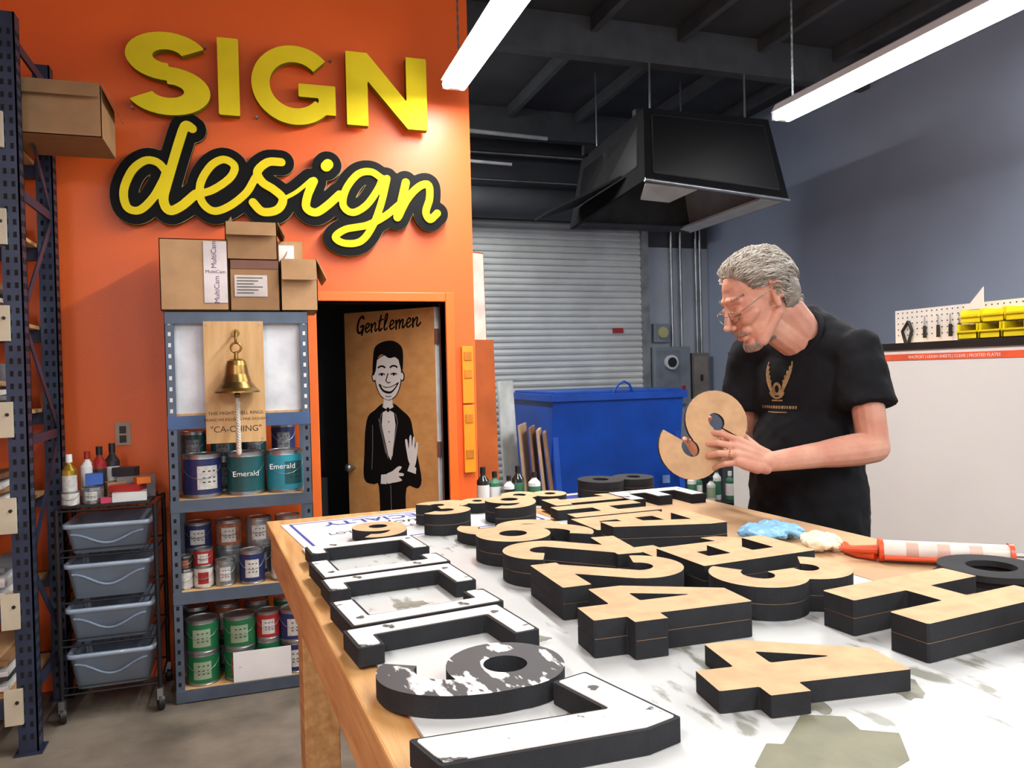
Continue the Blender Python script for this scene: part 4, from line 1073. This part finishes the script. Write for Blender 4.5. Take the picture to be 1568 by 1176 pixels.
# head
HS_=1.10
hc=Vector((1.345,1.83,1.668))
yaw=math.radians(171); pitch=math.radians(27)
MH=Matrix.Translation(hc)@Matrix.Rotation(yaw,4,'Z')@Matrix.Rotation(pitch,4,'Y')@Matrix.Scale(HS_,4)
mb=MB()
mb.ell((-.018,0,.032),(.096,.074,.082),None,MH,24,18)
mb.ell((.026,0,.0),(.062,.062,.085),None,MH,24,18)
mb.ell((.028,0,-.045),(.056,.052,.060),None,MH,20,12)
def hcap(a,b,r0,r1): capsule(mb,MH@Vector(a),MH@Vector(b),r0*HS_,r1*HS_)
hcap((.066,-.012,-.096),(.066,.012,-.096),.019,.019)
for s_ in(-1,1):
    hcap((.078,s_*.012,.030),(.066,s_*.042,.026),.011,.009)
    hcap((.066,s_*.038,-.022),(.048,s_*.052,-.014),.020,.016)
    hcap((-.005,s_*.055,-.045),(.052,s_*.030,-.090),.015,.018)
    mb.ell((.098,s_*.012,-.034),(.009,.008,.007),None,MH)
    hcap((-.012,s_*.074,.022),(-.004,s_*.078,-.024),.009,.008); hcap((-.026,s_*.083,.022),(-.020,s_*.084,-.008),.006,.006); hcap((-.008,s_*.082,.034),(-.024,s_*.085,.026),.006,.006)
    mb.ell((.0755,s_*.031,.004),(.012,.015,.0105),None,MH)
hcap((.082,0,.020),(.104,0,-.024),.0075,.009); mb.ell((.108,0,-.029),(.011,.010,.009),None,MH)
hcap((.084,-.016,-.056),(.084,.016,-.056),.008,.008); hcap((.083,-.013,-.069),(.083,.013,-.069),.0085,.0085); hcap((.076,-.024,-.05),(.076,.024,-.05),.013,.013)
nb=bp(.035,0,1.56)
capsule(mb,MH@Vector((-.040,0,-.03)),nb,.058,.062); capsule(mb,MH@Vector((.010,0,-.055)),nb+fB*.03-Vector((0,0,.02)),.045,.048)
head=blob("head",mb,.003,3,SKIN); child(head)
hb=BVHTree.FromPolygons([v.co.copy() for v in head.data.vertices],[list(p.vertices) for p in head.data.polygons])
Rh=MH.to_3x3(); MHi=MH.inverted()
def onhead(o,d,off=.0):
    o=MH@Vector(o); d=(Rh@Vector(d)).normalized(); h=hb.ray_cast(o+d*.3,-d)
    return (h[0]+d*off) if h[0] is not None else o+d*.09
LIP=pm("lip_line",(120,60,52),.6,var=0)
fm=MB()
fm.tube([onhead((.03,y,-.0625),(1,y*8,0),.0003) for y in np.linspace(-.019,.019,9)],.0015,LIP,6)
for s_ in(-1,1):
    fm.tube([onhead((.045,s_*.031,.0),(1,s_*k,-.13-.10*math.cos(k*1.6)),.0004) for k in np.linspace(-.35,.42,9)],.0012,pm("lash",(80,52,44),.7,var=0),5)
    fm.tube([MH@Vector((-.014+.007*math.cos(t),s_*.0865,.004+.018*math.sin(t))) for t in np.linspace(.6,4.8,9)],.0018,pm("skin_crease",(160,96,80),.7,var=0),5)
o=fm.done("facial_lines"); child(o)
HG=pm("grey_hair",(206,200,190),.5,rgb2=(150,140,126),scale=40,spec=.4)
HG2=pm("grey_hair_dark",(150,140,128),.5,rgb2=(104,94,82),scale=50,spec=.4)
hr=MB(); rnd=random.Random(11)
def hairy(l):
    x,y,z=l
    if z<-.062: return False
    if x>.060: return False
    if z<.085 and x>.030+(z-.03)*.45 : return False
    if z<.035 and x>-.004: return False
    if z<.0 and x>-.030: return False
    return True
def strand(a,el,ln,lift,mat,w):
    d=Vector((math.cos(el)*math.cos(a),math.cos(el)*math.sin(a),math.sin(el)))
    o0=Vector((-.018,0,.02)); P=[]
    p=MHi@onhead(o0,d,.001)
    g=Vector((-1.0,rnd.uniform(-.3,.3)+.25*(1 if p.y>0 else -1)*(p.z<.09),-.15+rnd.uniform(-.2,.2)))
    if p.z<.03: g=Vector((-.8,0,-.7+rnd.uniform(-.2,.2)))
    ph=rnd.uniform(0,6)
    for k in range(6):
        P.append(MH@p)
        dd=(p-o0).normalized(); tg=(g-dd*g.dot(dd)); tg=tg.normalized() if tg.length>.05 else Vector((0,0,-1))
        sd=dd.cross(tg)
        p=p+tg*ln/5+dd*lift*(1 if k<2 else -.3)+sd*math.sin(ph+k*1.1)*ln*.05
    hr.tube(P,[w,w*1.2,w*1.2,w,w*.8,w*.3],mat,4)
cap=MB()
cap.ell((-.022,0,.036),(.098,.0765,.084),None,MH,24,18); cap.ell((-.050,0,.0),(.062,.070,.074),None,MH,24,18)
capo=blob("hair_base",cap,.005,2,HG2,((.02,.005),))
bm=bmesh.new(); bm.from_mesh(capo.data)
bmesh.ops.delete(bm,geom=[v for v in bm.verts if not hairy(MHi@v.co)],context='VERTS'); bm.to_mesh(capo.data); bm.free(); child(capo)
cnt=0
while cnt<3600:
    a=rnd.uniform(-math.pi,math.pi); el=math.asin(rnd.uniform(-.75,1))
    d=Vector((math.cos(el)*math.cos(a),math.cos(el)*math.sin(a),math.sin(el)))
    l=MHi@onhead((-.018,0,.02),d)
    if not hairy(l): continue
    cnt+=1
    top=l.z>.05 and l.x>-.07
    strand(a,el,rnd.uniform(.035,.068) if top else rnd.uniform(.02,.04),rnd.uniform(.003,.009) if top else rnd.uniform(.001,.0035),HG if (top or rnd.random()<.4) else HG2,rnd.uniform(.0007,.0012))
o=hr.done("hair"); child(o)
br_=MB(); BG=pm("grey_beard",(190,178,166),.6,rgb2=(140,122,108),scale=80)
for k in range(1000):
    if k<140:
        s_=rnd.choice((-1,1)); y=s_*rnd.uniform(.014,.046); o0=(.04,y,.033+rnd.uniform(-.003,.004)); d=(1,s_*.35,0); dv=Vector((.2,s_*.9,rnd.uniform(-.1,.3))); ln=.009
    else:
        y=rnd.uniform(-.030,.030); z=rnd.uniform(-.112,-.080) if k<820 else rnd.uniform(-.052,-.044); 
        if abs(y)>.024 and k>=820: continue
        o0=(.03,y,z); d=(1,y*9,-.1 if z>-.1 else -.5); dv=Vector((.3,y*4,-1)); ln=.007
    p=onhead(o0,d,0); v=(Rh@dv).normalized()
    br_.tube([p,p+v*ln*.5+(Rh@Vector((.0012,0,0))),p+v*ln],[.0006,.0006,.0003],BG,3)
o=br_.done("beard_and_brows"); child(o)
gl=MB(); WIRE=pm("wire_frame",(150,140,126),.25,.9)
for s_ in(-1,1):
    c=Vector((.102,s_*.032,-.006)); 
    gl.tube([MH@(c+Vector((-.004*abs(math.cos(t))-.004 ,.023*math.cos(t),.015*math.sin(t)))) for t in np.linspace(0,6.283,25)[:-1]],.0011,WIRE,6,closed=True)
    gl.tube([MH@Vector(p) for p in((.094,s_*.055,-.002),(.086,s_*.070,.003),(.04,s_*.080,.012),(-.008,s_*.089,.022),(-.030,s_*.088,.004))],.0012,WIRE,6)
gl.tube([MH@Vector(p) for p in((.098,-.009,-.002),(.103,0,.004),(.098,.009,-.002))],.0011,WIRE,6)
o=gl.done("glasses"); child(o)
cl=MB()
ax=(MH@Vector((-.035,0,-.03))-nb).normalized(); ax=(ax+fB*.3).normalized(); cc0=nb+ax*.026-Vector((0,0,.008)); b1=ax.cross(Vector((0,0,1))).normalized(); a1=b1.cross(ax)
cl.tube([cc0+(a1*math.cos(t)*.080+b1*math.sin(t)*.074) for t in np.linspace(0,6.283,33)[:-1]],.008,SHIRT,8,closed=True); o=cl.done("collar"); child(o)
em=MB(); GO=pm("gold_print",(150,122,82),.7,var=.2,scale=60)
def emb(polys):
    for lo in polys:
        P=[]
        for x,z in lo:
            o=bp(.4,x,z); hit=dgp.ray_cast(o,-fB)
            P.append((hit[0]+fB*.002) if hit[0] is not None else None)
        if any(p is None for p in P): continue
        n=len(P)//2
        em.add(P,[(i,i+1,len(P)-2-i,len(P)-1-i) for i in range(n-1)],GO)
ex0,ez0,ES=-.03,1.425,1.0
for s_ in(-1,1):
    for k in range(5):
        emb([ribbon([(ex0+ES*s_*(.012+.028*math.sin(t))*(1-.12*k),ez0+ES*(-.035+.085*(1-k*.13)*t/1.6)) for t in np.linspace(0.1,1.9,9)],.0024)])
emb([ribbon(arc(ex0,ez0-.012,.011,.015,0,360,14),.004)]); emb([ribbon(arc(ex0,ez0-.012,.025,.026,200,340,10),.003)])
emb([ribbon([(ex0+x,ez0-.045) for x in np.linspace(-.018,.018,5)],.002)])
xx=-.058
while xx<.058:
    w=rnd.uniform(.004,.008); emb([ribbon([(ex0+xx,ez0-.064),(ex0+xx+w*.5,ez0-.064),(ex0+xx+w,ez0-.064)],.0042)]) ; xx+=w+.0024
emb([ribbon([(ex0+x,ez0-.078) for x in np.linspace(-.034,.034,7)],.0015)])
o=em.done("shirt_print"); child(o)

# ================================================================= CAMERA + WORLD
cam=bpy.data.cameras.new("Camera"); co=bpy.data.objects.new("Camera",cam); COL.objects.link(co)
cam.sensor_width=36; cam.lens=27.05; cam.clip_start=.05
R=Matrix.Rotation(math.radians(-18.5),3,'Z')@Matrix.Rotation(math.radians(90-0.9),3,'X')@Matrix.Rotation(math.radians(-1.4),3,'Z')
co.matrix_world=Matrix.Translation((0,0,1.48))@R.to_4x4()
SC.camera=co
w=bpy.data.worlds.new("World"); SC.world=w; w.use_nodes=True
w.node_tree.nodes["Background"].inputs[0].default_value=(.93,.95,1,1); w.node_tree.nodes["Background"].inputs[1].default_value=1.3
